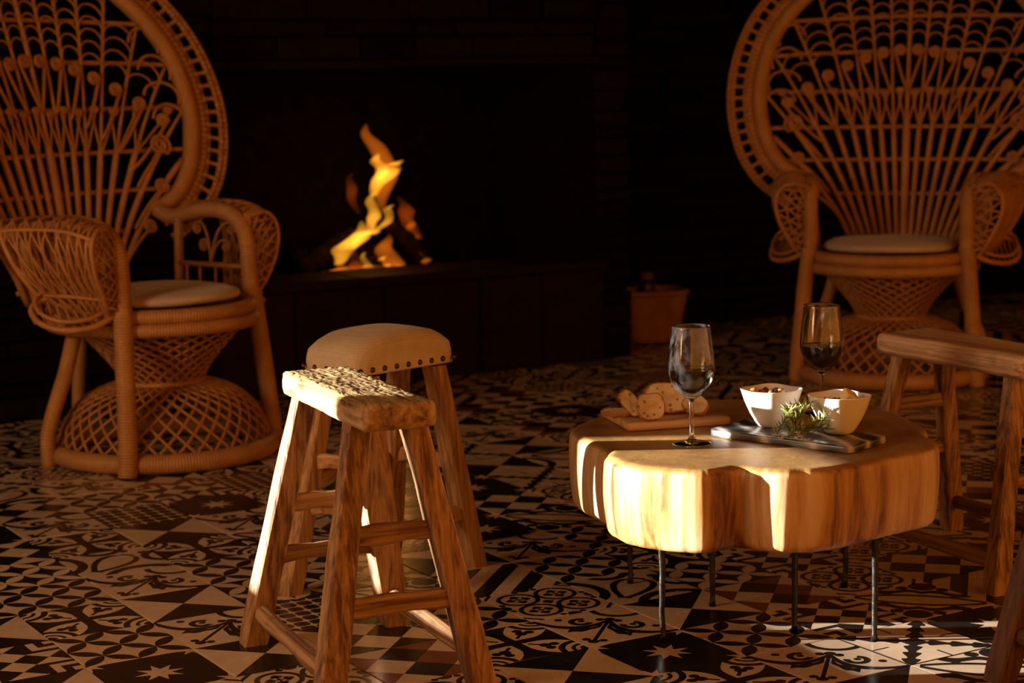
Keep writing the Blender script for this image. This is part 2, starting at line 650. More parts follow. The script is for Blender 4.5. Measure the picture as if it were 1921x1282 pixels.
def pat_leaf(x, y):
    ax, ay, m, n, d1, d2 = folded(x, y)
    edge = (m - n) - ((m * 46).sin() * .035 + .085)
    leaf = (edge > 0.0) & (m > .1) & (m < .49)
    vein = (n < .012) & (m > .3)
    return (leaf & vein.inv()).inv()
def pat_grid(x, y):
    fx = ((x * 6).frac() - .5).abs(); fy = ((y * 6).frac() - .5).abs()
    return ((fx * fy < .018) | ((fx + fy) < .28)).inv()
def pat_cube(x, y):
    p = (x + y) * 2; q = (x - y) * 2 + 2
    return ((p.floor() + q.floor() * 2) / 3).frac()

PAT = {'O': pat_ov, 'W': pat_vo, 'T': pat_tri, '*': pat_star, 'F': pat_flower, 'C': pat_circ, 'K': pat_check,
       'H': pat_chev, 'X': pat_stripe, 'S': pat_swirl, 'L': pat_petal, 'A': pat_almond, 'M': pat_leaf, 'G': pat_grid, 'Q': pat_cube}
TILE_NAMES = {'O': 'black_ovals', 'W': 'cream_ovals', 'T': 'triangles', '*': 'star', 'F': 'flower', 'C': 'circles', 'K': 'checks',
              'H': 'chevrons', 'X': 'stripes', 'S': 'scrolls', 'L': 'petal', 'A': 'almond', 'M': 'leaves', 'G': 'grid', 'Q': 'cubes'}
def mat_tile(code):
    nt = NT('printed_cement_tile_' + TILE_NAMES[code])
    uv = nt.n('ShaderNodeTexCoord').outputs['UV']
    sep = nt.n('ShaderNodeSeparateXYZ')
    nt.link(uv, sep.inputs[0])
    x = EX(nt, sep.outputs[0]); y = EX(nt, sep.outputs[1])
    val = PAT[code](x, y)
    n = nt.noise(nt.coord('Object'), 14, 5, .6)
    r = nt.rand()
    cream = nt.ramp(n * .8 + r * .25, [(.3, (.47, .35, .245)), (.75, (.62, .48, .35))])
    black = nt.ramp(n, [(.3, (.007, .006, .006)), (.8, (.022, .018, .016))])
    if code == 'Q':
        col = nt.ramp(val, [(0, (.012, .01, .01)), (.2, (.16, .055, .03)), (.5, (.55, .42, .31))])
        col.node.color_ramp.interpolation = 'CONSTANT'
    else:
        col = nt.mix(val, cream, black)
    rough = nt.ramp(n, [(.3, (.17, .17, .17)), (.7, (.30, .30, .30))])
    b = nt.bsdf(**{'Base Color': col, 'Roughness': rough})
    b.inputs['Specular IOR Level'].default_value = .28
    return nt.m
TM = {c: mat_tile(c) for c in PAT}

# ------------------------------------------------------------------ room shell
TILE = 0.2001
TA = math.radians(-59.19)
TU = np.array([math.cos(TA), math.sin(TA)])
TV = np.array([-TU[1], TU[0]])
TO = np.array([-1.001, 4.087])
WALL0 = np.array([0, 6.69])            # a point of the fireplace front, wall runs along TV
def wp(a, b, z):                       # a along the wall, b into the wall
    p = WALL0 + TV * a - TU * b
    return (float(p[0]), float(p[1]), z)

def wbox(mb, a0, a1, b0, b1, z0, z1, bev=.004):
    c = wp((a0 + a1) / 2, (b0 + b1) / 2, (z0 + z1) / 2)
    # box x -> along wall, y -> out of the wall
    box(mb, c, (a1 - a0, b1 - b0, z1 - z0), math.atan2(TV[1], TV[0]), bev)
    return mb

# floor bed
mb = MB()
def room_corners(a0, a1, b0, b1):
    return [WALL0 + TV * a - TU * b for a, b in ((a0, b1), (a0, b0), (a1, b0), (a1, b1))]
fl = room_corners(-4.6, 5.2, -7.6, .9)
mb.add([(p[0], p[1], -.008) for p in fl] + [(p[0], p[1], -.08) for p in fl],
       [(0, 1, 2, 3), (7, 6, 5, 4), (0, 4, 5, 1), (1, 5, 6, 2), (2, 6, 7, 3), (3, 7, 4, 0)])
floor = struct(mb.build('floor', mat_plain('grout', (.10, .07, .05), .8), smooth=False))

KNOWN = {(0, -1): 'W', (1, -1): 'O', (2, -1): 'F', (3, -1): 'O', (4, -1): '*', (1, 0): 'S', (0, 0): 'L', (-1, 0): 'F', (-2, 0): 'S',
         (2, 0): 'T', (3, 0): 'S', (4, 0): 'T', (-1, 1): 'T', (0, 1): 'F', (1, 1): 'O', (2, 1): 'W', (-2, 1): 'G', (-2, 2): '*',
         (-1, 2): 'S', (-3, 1): 'O', (-3, 0): 'K', (2, -2): 'T', (3, -2): 'H', (4, -2): 'T', (3, 1): 'G', (2, 2): 'W', (4, 1): 'K',
         (5, 1): 'Q', (5, 0): 'C', (4, 2): 'O', (4, 3): 'C', (5, 2): 'F', (5, 3): 'S', (6, 2): 'T', (6, 1): 'C', (6, 3): '*',
         (7, 3): 'F', (7, 4): 'S', (8, 4): 'T', (6, 4): 'O', (5, 4): 'T', (4, 4): 'L', (3, 4): 'O', (2, 4): 'S', (2, 5): 'O',
         (3, 3): 'X', (1, 4): '*', (1, 5): 'A', (0, 5): 'K', (0, 4): '*', (0, 6): 'C', (-1, 5): '*', (3, 5): 'F', (4, 5): 'W',
         (5, 5): 'Q', (4, 6): 'H', (5, 6): 'C', (6, 5): 'H', (5, 7): 'K', (6, 6): 'A', (7, 5): 'M', (6, 7): 'X', (7, 6): '*',
         (8, 5): 'A', (3, 2): 'A', (0, 3): 'X', (1, 3): 'C', (-4, 1): 'S', (-4, 0): 'L'}
codes = list('OWTFCKHXSLAMGQ*')
def tile_mesh(code):
    h = TILE / 2 - .0006
    b = .0010
    V = []
    for hh, z in ((h, -.010), (h, -b), (h - b, 0)):
        V += [(-hh, -hh, z), (hh, -hh, z), (hh, hh, z), (-hh, hh, z)]
    F = [(8, 9, 10, 11)]
    for lv in (0, 4):
        for k in range(4):
            F.append((lv + k, lv + (k + 1) % 4, lv + 4 + (k + 1) % 4, lv + 4 + k))
    me = bpy.data.meshes.new('tile_' + TILE_NAMES[code])
    me.from_pydata(V, [], F)
    uv = me.uv_layers.new(name='uv')
    for l in me.loops:
        co = me.vertices[l.vertex_index].co
        uv.data[l.index].uv = (co.x / (2 * h) + .5, co.y / (2 * h) + .5)
    me.materials.append(TM[code])
    return me
TMESH = {c: tile_mesh(c) for c in PAT}
def wall_b(p):
    return float((WALL0 - p) @ TU)
def project(p):
    v = Vector((p[0], p[1], -CAM_H))
    d = v.dot(fw)
    if d < .3:
        return None
    return 960.5 + 3620 * v.dot(right) / d, 641 - 3620 * v.dot(up) / d
rest = []
for i in range(-25, 25):
    for j in range(-16, 25):
        p = TO + TU * (i + .5) * TILE + TV * (j + .5) * TILE
        a = float((p - WALL0) @ TV)
        b = float(-(p - WALL0) @ TU)
        if b > (.75 if a > .3 else .02) or p[1] < -1.0:
            continue
        code = KNOWN.get((i, j)) or codes[(i * 7 + j * 5 + (i * j) % 4 + (i * i) % 3) % len(codes)]
        if (i, j) in KNOWN:
            rz = {'S': 0, 'T': 0, 'L': 0, 'A': 0}.get(code, 0)
        else:
            rz = random.randrange(4)
        px = project(p)
        vis = px is not None and -90 < px[0] < 2010 and 560 < px[1] < 1345
        if vis:
            o = new_obj('tile', TMESH[code], None, floor)
            o.location = (p[0], p[1], random.uniform(-.0004, .0004))
            o.rotation_euler = (random.uniform(-.001, .001), random.uniform(-.001, .001), TA + rz * PI / 2)
        else:
            rest.append((p, code, rz))
# tiles outside the picture: one joined part
order = list(PAT)
V = []; F = []; MI = []; UV = []
for p, code, rz in rest:
    b0 = len(V); h = TILE / 2 - .0006
    for sx, sy in ((-1, -1), (1, -1), (1, 1), (-1, 1)):
        q = p + TU * sx * h + TV * sy * h
        V.append((q[0], q[1], 0))
    F.append((b0, b0 + 1, b0 + 2, b0 + 3)); MI.append(order.index(code))
    cs = [(0, 0), (1, 0), (1, 1), (0, 1)]
    UV += cs[rz:] + cs[:rz]
me = bpy.data.meshes.new('outlying_tiles')
me.from_pydata(V, [], F)
l = me.uv_layers.new(name='uv')
for k, u in enumerate(UV):
    l.data[k].uv = u
for c in order:
    me.materials.append(TM[c])
me.polygons.foreach_set('material_index', MI)
o = new_obj('outlying_tiles', me, None, floor)
o['kind'] = 'stuff'

# back wall with fireplace
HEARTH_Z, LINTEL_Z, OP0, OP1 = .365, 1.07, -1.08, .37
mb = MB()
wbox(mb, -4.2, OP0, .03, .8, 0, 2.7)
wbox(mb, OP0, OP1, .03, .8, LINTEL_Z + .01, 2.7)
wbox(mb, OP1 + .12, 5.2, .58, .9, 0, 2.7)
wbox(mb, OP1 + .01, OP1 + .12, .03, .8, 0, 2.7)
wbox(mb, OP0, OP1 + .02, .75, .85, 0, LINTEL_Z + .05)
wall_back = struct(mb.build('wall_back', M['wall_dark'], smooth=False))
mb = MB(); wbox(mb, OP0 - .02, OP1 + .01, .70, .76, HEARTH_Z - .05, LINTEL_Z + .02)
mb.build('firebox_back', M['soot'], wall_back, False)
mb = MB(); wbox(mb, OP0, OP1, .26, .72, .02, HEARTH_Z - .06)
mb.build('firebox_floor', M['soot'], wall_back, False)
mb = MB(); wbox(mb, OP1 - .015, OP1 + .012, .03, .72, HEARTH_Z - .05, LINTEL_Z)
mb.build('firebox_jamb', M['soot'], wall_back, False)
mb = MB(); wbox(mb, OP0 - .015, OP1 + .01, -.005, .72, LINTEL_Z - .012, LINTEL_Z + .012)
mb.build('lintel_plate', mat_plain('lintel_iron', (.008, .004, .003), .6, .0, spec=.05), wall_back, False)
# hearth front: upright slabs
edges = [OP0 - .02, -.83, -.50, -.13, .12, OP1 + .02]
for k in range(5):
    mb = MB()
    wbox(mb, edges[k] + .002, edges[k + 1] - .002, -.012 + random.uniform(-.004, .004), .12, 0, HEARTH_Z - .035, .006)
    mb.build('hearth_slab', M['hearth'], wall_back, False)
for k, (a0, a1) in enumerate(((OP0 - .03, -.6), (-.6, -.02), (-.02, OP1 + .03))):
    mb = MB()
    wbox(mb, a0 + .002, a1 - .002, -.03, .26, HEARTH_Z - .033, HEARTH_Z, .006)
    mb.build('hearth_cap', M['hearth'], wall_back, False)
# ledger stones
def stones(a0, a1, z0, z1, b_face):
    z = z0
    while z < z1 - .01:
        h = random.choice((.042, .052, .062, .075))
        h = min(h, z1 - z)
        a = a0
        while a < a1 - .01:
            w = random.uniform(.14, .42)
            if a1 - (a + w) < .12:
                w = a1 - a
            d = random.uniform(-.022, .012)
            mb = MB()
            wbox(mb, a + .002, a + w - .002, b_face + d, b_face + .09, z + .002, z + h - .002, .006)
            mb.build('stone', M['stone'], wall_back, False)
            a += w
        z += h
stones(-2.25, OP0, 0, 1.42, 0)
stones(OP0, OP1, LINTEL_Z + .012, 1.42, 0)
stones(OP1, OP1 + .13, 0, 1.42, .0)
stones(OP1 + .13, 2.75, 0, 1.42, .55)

# left wall with the tall slot window that lets the low sun in (off to the left of the picture)
WL = np.array([-3.2, 3.335])
NL = np.array([TU[1], -TU[0]])         # outwards (left)
Y0, Y1 = 3.165, 3.515                  # where the beam of light runs
t1 = (Y0 - WL[1]) / TU[1]
t0 = (Y1 + .061 - WL[1]) / TU[1]
SILL = (.51 + 3.2) * math.tan(SUN_EL)
def lwall(mb, ta, tb, z0, z1):
    pts = []
    for z in (z0, z1):
        for t, d in ((ta, 0), (tb, 0), (tb, .12), (ta, .12)):
            q = WL + TU * t + NL * d
            pts.append((q[0], q[1], z))
    mb.add(pts, [(0, 1, 2, 3), (7, 6, 5, 4), (0, 4, 5, 1), (1, 5, 6, 2), (2, 6, 7, 3), (3, 7, 4, 0)])
mb = MB()
lwall(mb, -3.2, t0, 0, 2.7)
lwall(mb, t1, .74, 0, 2.7)
lwall(mb, .74, 1.76, 0, .52)  # extra opening added here for the left fill lamp
lwall(mb, .74, 1.76, 2.38, 2.7)
lwall(mb, 1.76, 5.2, 0, 2.7)
lwall(mb, t0, t1, 0, SILL)
lwall(mb, t0, t1, 2.0, 2.7)
wall_left = struct(mb.build('wall_left', M['plaster'], smooth=False))
# right wall (out of the picture)
mb = MB()
wbox(mb, 3.3, 3.42, -4.2, .9, 0, 2.7)
struct(mb.build('wall_right', M['plaster'], smooth=False))
# ceiling
mb = MB()
cl_ = room_corners(-4.6, 5.2, -6.2, .9)
mb.add([(p[0], p[1], 2.7) for p in cl_] + [(p[0], p[1], 2.78) for p in cl_],
       [(3, 2, 1, 0), (4, 5, 6, 7), (0, 1, 5, 4), (1, 2, 6, 5), (2, 3, 7, 6), (3, 0, 4, 7)])
struct(mb.build('ceiling', M['ceiling'], smooth=False))

# ------------------------------------------------------------------ fire
def mat_flame(name, col, strength):
    nt = NT(name)
    v = nt.n('ShaderNodeVolumePrincipled')
    v.inputs['Density'].default_value = 0.0
    v.inputs['Emission Strength'].default_value = strength
    v.inputs['Emission Color'].default_value = tuple(col) + (1,)
    nt.link(v.outputs[0], nt.out.inputs['Volume'])
    return nt.m
FL_O = mat_flame('flame_orange', (1.0, .20, .010), 9)
FL_Y = mat_flame('flame_yellow', (1.0, .38, .025), 28)
FL_R = mat_flame('flame_red', (1.0, .13, .006), 4)
fire = thing('fire', 'bright yellow and orange flames rising from the logs in the fireplace', 'fire', wp(-.37, .36, HEARTH_Z - .06), math.atan2(TV[1], TV[0]))
def flame(ctrl, rads, mat, depth=.6):
    """ctrl: (along, height) centre line, lofted round section"""
    P = spline([(a, 0, z) for a, z in ctrl], 28)
    R = 1.4 * np.interp(np.linspace(0, 1, len(P)), np.linspace(0, 1, len(rads)), rads)
    mb = MB()
    rings = []
    for i, (p, r) in enumerate(zip(P, R)):
        w = 1 + .08 * math.sin(i * .7 + ctrl[0][0] * 40)
        yo = .02 * math.sin(i * .35 + ctrl[0][0] * 20)
        rings.append([(p[0] + r * w * math.cos(2 * PI * k / 12), yo + r * depth * math.sin(2 * PI * k / 12), p[2] + .15 * r * math.sin(2 * PI * k / 12)) for k in range(12)])
    loft(mb, rings)
    return mb.build('flame', mat, fire)
# heights are above the ember bed
def F_(pts):
    return [((x - 690) / 468 + .015, (520 - y) / 500 + .005) for x, y in pts]
flame(F_([(715, 400), (712, 360), (716, 325), (705, 285), (688, 262), (682, 244)]), [.008, .028, .034, .026, .016, .003], FL_O)
flame(F_([(700, 372), (708, 345), (724, 325), (738, 318), (747, 310)]), [.010, .026, .034, .020, .003], FL_Y)
flame(F_([(712, 345), (708, 318), (700, 296)]), [.012, .022, .004], FL_Y)
flame(F_([(664, 400), (658, 370), (650, 345), (662, 330)]), [.006, .016, .014, .003], FL_R)
flame(F_([(694, 440), (692, 410), (692, 385), (698, 362)]), [.008, .019, .016, .004], FL_Y)
flame(F_([(700, 440), (714, 420), (724, 400), (728, 388)]), [.006, .013, .014, .003], FL_Y)
flame(F_([(624, 488), (634, 468), (652, 455), (668, 435), (676, 415)]), [.010, .030, .032, .026, .004], FL_Y)
flame(F_([(650, 462), (672, 440), (690, 432), (700, 415)]), [.008, .022, .018, .003], FL_Y)
flame(F_([(628, 520), (630, 500), (628, 482)]), [.014, .020, .008], FL_O)
flame(F_([(676, 518), (677, 495), (676, 470)]), [.008, .015, .004], FL_Y)
flame(F_([(683, 518), (683, 508), (685, 496)]), [.012, .018, .005], FL_Y)
flame(F_([(730, 516), (724, 490), (716, 465), (718, 440)]), [.024, .034, .026, .004], FL_O)
flame(F_([(715, 505), (712, 490), (708, 478)]), [.006, .013, .004], FL_Y)
flame(F_([(775, 452), (766, 430), (752, 400), (744, 375)]), [.008, .020, .024, .004], FL_R)
flame(F_([(772, 450), (765, 430), (756, 410)]), [.006, .014, .004], FL_O)
flame(F_([(796, 506), (790, 492), (784, 478)]), [.006, .013, .003], FL_O)
flame(F_([(660, 516), (656, 490), (662, 470)]), [.012, .022, .006], FL_R)
def mat_ember():
    nt = NT('glowing_embers')
    n = nt.noise(nt.coord('Object'), 28, 4)
    c = nt.ramp(n, [(.45, (.02, .006, .003)), (.62, (1.0, .16, .01))])
    b = nt.bsdf(**{'Base Color': (.03, .012, .008), 'Roughness': .9})
    nt.link(c, b.inputs['Emission Color'])
    b.inputs['Emission Strength'].default_value = .9
    return nt.m
mb = MB()
rings = []
for k in range(7):
    f = k / 6
    rr = .26 * math.cos(f * PI / 2) + .001
    rings.append([(rr * math.cos(2 * PI * q / 24) * (1 + .1 * math.sin(q * 2.3)), rr * .6 * math.sin(2 * PI * q / 24), .055 * math.sin(f * PI / 2)) for q in range(24)])
loft(mb, rings)
o = mb.build('ember_bed', mat_ember(), fire)
fl_l = bpy.data.lights.new('fire_glow', 'POINT')
fl_l.energy = 1.6
fl_l.color = (1, .38, .08)
fl_l.shadow_soft_size = .12
o = bpy.data.objects.new('fire_glow', fl_l)
COL.objects.link(o)
o.parent = fire
o.location = (0.02, -.02, .30)
def log(label, p0, p1, r):
    P = spline([p0, ((p0[0] + p1[0]) / 2 + .01, (p0[1] + p1[1]) / 2, (p0[2] + p1[2]) / 2 + .01), p1], 14)
    mb = MB()
    tube(mb, P, [r * (1 + .12 * math.sin(i * 1.9)) for i in range(len(P))], 11)
    o = mb.build('firewood_log', M['char'])
    tag(o, label, 'log', 'logs burning in the fireplace')
    return o
zb = HEARTH_Z - .06
log('charred log leaning at the left of the fire', wp(-.60, .46, zb + .05), wp(-.36, .50, zb + .15), .035)
log('charred log leaning at the right of the fire', wp(-.09, .46, zb + .05), wp(-.24, .52, zb + .20), .032)
log('charred log lying across the back of the embers', wp(-.57, .60, zb + .06), wp(-.13, .62, zb + .07), .045)
log('short charred log lying at the front of the embers', wp(-.44, .44, zb + .045), wp(-.20, .43, zb + .045), .03)

# ------------------------------------------------------------------ peacock chairs
def yl(h):                              # lean of the backrest
    q = h - .43
    return .345 + .10 * q + .125 * q * q
def bp(s, h, off=0.0):                  # a point on the curved backrest
    return (s, yl(h) - .40 * s * s - off, h)
HOOP = [(.345, .645), (.375, .66), (.43, .705), (.475, .785), (.50, .90), (.497, 1.01), (.470, 1.12), (.42, 1.21), (.34, 1.295), (.22, 1.36), (.11, 1.39), (0, 1.40)]
hoop_full = HOOP + [(-s, h) for s, h in HOOP[-2::-1]]
HP = spline([(s, h, 0) for s, h in hoop_full], 140)[:, :2]
def hoop_halfwidth(h):
    hs = HP[:len(HP) // 2 + 1]
    return float(np.interp(h, hs[:, 1], hs[:, 0]))
HN = np.gradient(HP, axis=0)
HN /= np.linalg.norm(HN, axis=1)[:, None]
HN = np.stack([HN[:, 1], -HN[:, 0]], 1)
if HN[len(HN) // 2][1] < 0:
    HN = -HN
def hoop_off(d):
    return [bp(p[0] + n[0] * d, p[1] + n[1] * d) for p, n in zip(HP, HN)]

def build_chair():
    ch = thing('peacock_chair', '', 'chair')
    W, C, T = M['cane_wrap'], M['cane'], M['cane_thin']
    # --- floor ring, seat rings
    def ring(name, rx, ry, cy, z, r, mat, n=72):
        mb = MB()
        tube(mb, [(rx * math.cos(2 * PI * k / n), cy + ry * math.sin(2 * PI * k / n), z) for k in range(n)], r, 9, True)
        return mb.build(name, mat, ch)
    ring('base_ring', .295, .295, 0, .027, .027, W)
    ring('seat_ring', .268, .285, .03, .375, .019, W)
    ring('seat_ring', .258, .275, .03, .410, .020, W)
    mb = MB()
    rings = []
    for rr, z in ((.25, .37), (.255, .395), (.25, .412), (.01, .412)):
        rings.append([(rr * math.cos(2 * PI * k / 40), .03 + rr * 1.06 * math.sin(2 * PI * k / 40), z) for k in range(40)])
    loft(mb, rings)
    mb.build('seat', M['cane_weave'], ch)
    # cushion
    mb = MB()
    rings = []
    for rr, z in ((.01, .430), (.18, .430), (.212, .434), (.222, .443), (.218, .453), (.195, .461), (.13, .466), (.01, .468)):
        rings.append([(rr * math.cos(2 * PI * k / 48), .0 + rr * math.sin(2 * PI * k / 48), z + .002 * math.sin(3 * k / 48 * 2 * PI + rr * 30)) for k in range(48)])
    loft(mb, rings)
    mb.build('seat_cushion', M['cushion'], ch)
    # --- legs
    for sx in (-1, 1):
        mb = MB()
        tube(mb, spline([(sx * .294, -.143, 0.0), (sx * .285, -.14, .1), (sx * .262, -.12, .37), (sx * .252, -.11, .44)], 24), .0255, 10)
        mb.build('leg', W, ch)
        mb = MB()
        tube(mb, spline([(sx * .290, .15, 0.0), (sx * .285, .15, .1), (sx * .225, .135, .26), (sx * .19, .12, .40)], 24), .021, 10)
        mb.build('leg', W, ch)
    mb = MB()
    tube(mb, spline([(.0, .335, 0.0), (0, .33, .15), (0, .30, .39)], 20), .019, 10)
    mb.build('leg', W, ch)
    # --- hourglass base: crossing canes
    prof_hi = [(.232, .365), (.185, .315), (.135, .255), (.105, .205)]
    prof_lo = [(.105, .205), (.150, .196), (.205, .172), (.248, .134), (.276, .086), (.289, .045), (.292, .025)]
    def strand(prof, twist, r):
        P = spline([(a, b, 0) for a, b in prof], 20)
        d = np.r_[0, np.cumsum(np.linalg.norm(np.diff(P, axis=0), axis=1))]
        d /= d[-1]
        pts = [(p[0] * math.cos(twist * t), p[0] * math.sin(twist * t), p[1]) for p, t in zip(P, d)]
        mb = MB()
        tube(mb, pts, r, 5)
        return mb.mesh('base_strand')
    for prof, tw, n, r in ((prof_hi, 1.5, 28, .0048), (prof_hi, -1.5, 22, .0042), (prof_lo, .95, 36, .0046), (prof_lo, -.95, 36, .0046)):
        me = strand(prof, tw, r)
        me.materials.append(T)
        for k in range(n):
            o = new_obj('base_strand', me, None, ch)
            o.rotation_euler = (0, 0, 2 * PI * k / n)
    ring('waist_ring', .108, .108, 0, .205, .011, W, 48)
    ring('waist_ring', .122, .122, 0, .19, .009, W, 48)
    # --- arms
    for sx in (-1, 1):
        rail = [(.345, yl(.645) - .40 * .345 ** 2, .645), (.325, .24, .628), (.30, .14, .648), (.275, .03, .657), (.258, -.055, .640),
                (.252, -.098, .590), (.251, -.108, .51), (.252, -.11, .42)]
        RP = spline([(sx * x, y, z) for x, y, z in rail], 60)
        mb = MB(); tube(mb, RP, .024, 10); mb.build('arm_rail', W, ch)
        # inner arm: post, bar and little scrolls
        mb = MB(); tube(mb, [(sx * .272, .18, .41), (sx * .30, .20, .63)], .013, 8); mb.build('arm_post', W, ch)
        mb = MB(); tube(mb, [(sx * .255, -.09, .50), (sx * .278, .18, .50)], .008, 7); mb.build('arm_bar', C, ch)
        for (y0, dy) in ((.045, -.085), (.045, .085), (.045, -.055), (.045, .055)):
            hi = .62 if abs(dy) > .06 else .57
            pts = []
            for t in np.linspace(0, 1, 14):
                pts.append((sx * (.262 + .02 * t), y0 + dy * (t ** 1.6) * .75, .50 + (hi - .50) * math.sin(t * PI * .55)))
            ex, ey, ez = pts[-1]
            for t in np.linspace(0, 3.2 * PI, 26)[1:]:
                rr = .017 * (1 - t / (3.6 * PI))
                sg = 1 if dy > 0 else -1
                pts.append((ex, ey + sg * (.0 + rr * math.sin(t)), ez - .017 + rr * math.cos(t)))
            mb = MB(); tube(mb, pts, .0042, 5); mb.build('scroll', T, ch)
        for yy in (-.03, .03, .09, .14):
            mb = MB(); tube(mb, [(sx * .262, yy, .41), (sx * .27, yy + .004, .50)], .0045, 5); mb.build('arm_spindle', T, ch)
        # flared wing of the arm: open cane work hanging outside the rail
        prof = spline([(0, .0, 0), (.045, .022, 0), (.092, .014, 0), (.118, -.03, 0), (.108, -.10, 0), (.075, -.165, 0), (.055, -.20, 0), (.030, -.228, 0)], 45)[:, :2]
        path = spline([(.335, .29, .64), (.31, .20, .645), (.285, .09, .655), (.262, -.02, .652), (.25, -.09, .63)], 40)
        def wing(t, p):
            t0p = .20 + .42 * p
            t = t0p + (1 - t0p) * t
            i = t * (len(path) - 1); a = int(min(i, len(path) - 2)); q = path[a] + (path[a + 1] - path[a]) * (i - a)
            j = p * (len(prof) - 1); b = int(min(j, len(prof) - 2)); w = prof[b] + (prof[b + 1] - prof[b]) * (j - b)
            sc = .80 + .28 * math.sin(t * PI * .8)
            fr = .05 * math.sin(PI * p) * (t - .35)
            return (sx * (q[0] + w[0] * sc), q[1] - fr, q[2] + w[1] * sc)
        for k in range(13):
            for sg in (1, -1):
                t0_ = -.55 + k * .13
                pts = []
                for p in np.linspace(0, 1, 24):
                    t = t0_ + (p * .55 if sg > 0 else .55 - p * .55)
                    if 0 <= t <= 1:
                        pts.append(wing(t, p))
                if len(pts) > 3:
                    mb = MB(); tube(mb, pts, .0040, 5); mb.build('wing_strand', T, ch)
        for p, r in ((.36, .006), (.72, .006), (1.0, .010)):
            mb = MB(); tube(mb, [wing(t, p) for t in np.linspace(0, 1, 30)], r, 6); mb.build('wing_cane', C, ch)
        for t, r in ((1.0, .007), (.0, .008), (.93, .005), (.55, .0045)):
            mb = MB(); tube(mb, [wing(t, p) for p in np.linspace(0, 1, 44)], r, 6); mb.build('wing_rim', C, ch)
        for k in range(11):
            for sg in (1, -1):
                a = k / 10
                b_ = a * .92 + .06 + sg * .18
                if not 0.02 < b_ < 1.0:
                    continue
                q0 = np.array((sx * .255, -.092 - .012 * a, .645 - .215 * a)); q1 = np.array(wing(1.0, b_))
                mb = MB(); tube(mb, [q0 + (q1 - q0) * t + np.array((0, -.012 * math.sin(PI * t), 0)) for t in np.linspace(0, 1, 7)], .0042, 5); mb.build('wing_strand', T, ch)
        for f in (.35, .68):
            mb = MB(); tube(mb, [np.array((sx * .255, -.095, .645 - .215 * a)) * (1 - f) + np.array(wing(1.0, a * .98)) * f for a in np.linspace(0.05, 1, 12)], .0048, 5); mb.build('wing_strand', T, ch)
        # scrolled ear at the foot of the wing
        ear = spline([(.262, -.10, .425), (.33, -.085, .398), (.385, -.03, .392), (.408, .035, .412), (.392, .075, .448), (.345, .055, .470), (.315, .0, .462), (.285, -.06, .448)], 48)
        for sc, dz, r in ((1.0, 0, .0085), (.9, .022, .006)):
            c_ = ear.mean(0)
            mb = MB(); tube(mb, [((c_[0] + (q[0] - c_[0]) * sc) * sx, c_[1] + (q[1] - c_[1]) * sc, q[2] + dz) for q in ear], r, 6); mb.build('wing_rim', C, ch)
        for k in range(3, 22, 2):
            q0, q1 = ear[k], ear[-1 - k]
            mb = MB(); tube(mb, [(sx * (q0[0] + (q1[0] - q0[0]) * t), q0[1] + (q1[1] - q0[1]) * t, q0[2] + (q1[2] - q0[2]) * t - .02 * math.sin(PI * t)) for t in np.linspace(0, 1, 6)], .0038, 5); mb.build('wing_strand', T, ch)
        for t in (.12, .25, .38, .68, .80):
            mb = MB(); tube(mb, [wing(t, p) for p in np.linspace(.0, 1, 34)], .0042, 5); mb.build('wing_strand', T, ch)
    # --- back hoop and the pierced outer band
    mb = MB(); tube(mb, hoop_off(0), .026, 10); mb.build('back_hoop', W, ch)
    A = hoop_off(.022); B = hoop_off(.047)
    mb = MB()
    n = len(A)
    V = []
    for (a, b) in zip(A, B):
        a = Vector(a); b = Vector(b)
        V += [a + Vector((0, -.010, 0)), b + Vector((0, -.008, 0)), b + Vector((0, .008, 0)), a + Vector((0, .010, 0))]
    F = []
    for i in range(n - 1):
        for k in range(4):
            F.append((4 * i + k, 4 * i + (k + 1) % 4, 4 * i + 4 + (k + 1) % 4, 4 * i + 4 + k))
    F += [(3, 2, 1, 0), tuple(4 * (n - 1) + k for k in range(4))]
    dd = np.r_[0, np.cumsum([np.linalg.norm(np.subtract(A[i + 1], A[i])) for i in range(n - 1)])]
    mb.add(V, F, np.repeat(dd, 4))
    mb.build('woven_band', M['cane_weave'], ch)
    for off, r in ((.049, .0075), (.088, .0085), (.101, .0075)):
        mb = MB(); tube(mb, hoop_off(off), r, 7); mb.build('outer_rim', M['cane_weave'], ch)
    d = np.r_[0, np.cumsum(np.linalg.norm(np.diff(HP, axis=0), axis=1))]
    nb = int(d[-1] / .034)
    for k in range(1, nb):
        x = k / nb * d[-1]
        p = np.array([np.interp(x, d, HP[:, 0]), np.interp(x, d, HP[:, 1])])
        nn = np.array([np.interp(x, d, HN[:, 0]), np.interp(x, d, HN[:, 1])])
        pts = [bp(*(p + nn * o)) for o in (.045, .055, .068, .081, .091)]
        mb = MB(); tube(mb, pts, [.013, .0075, .0062, .0075, .013], 6); mb.build('band_bar', T, ch)
    # --- rungs
    for h in (.45, .59, .707, .82, .945, 1.07, 1.19):
        w = hoop_halfwidth(h) if h > .66 else (.245 if h > .5 else .20)
        bow = .012 if h > 1 else 0
        mb = MB(); tube(mb, [bp(s, h + bow * (1 - (s / w) ** 2), -.008) for s in np.linspace(-w, w, 25)], .0075, 6); mb.build('rung', C, ch)
    # --- fan spindles
    def s_at(k, h):
        q = h - .43
        e = abs(k) / 8
        return k * (.0225 + .055 * q) * (1 + 1.5 * e ** 3 * max(0, q - .05) ** 1.3)
    ends = {}
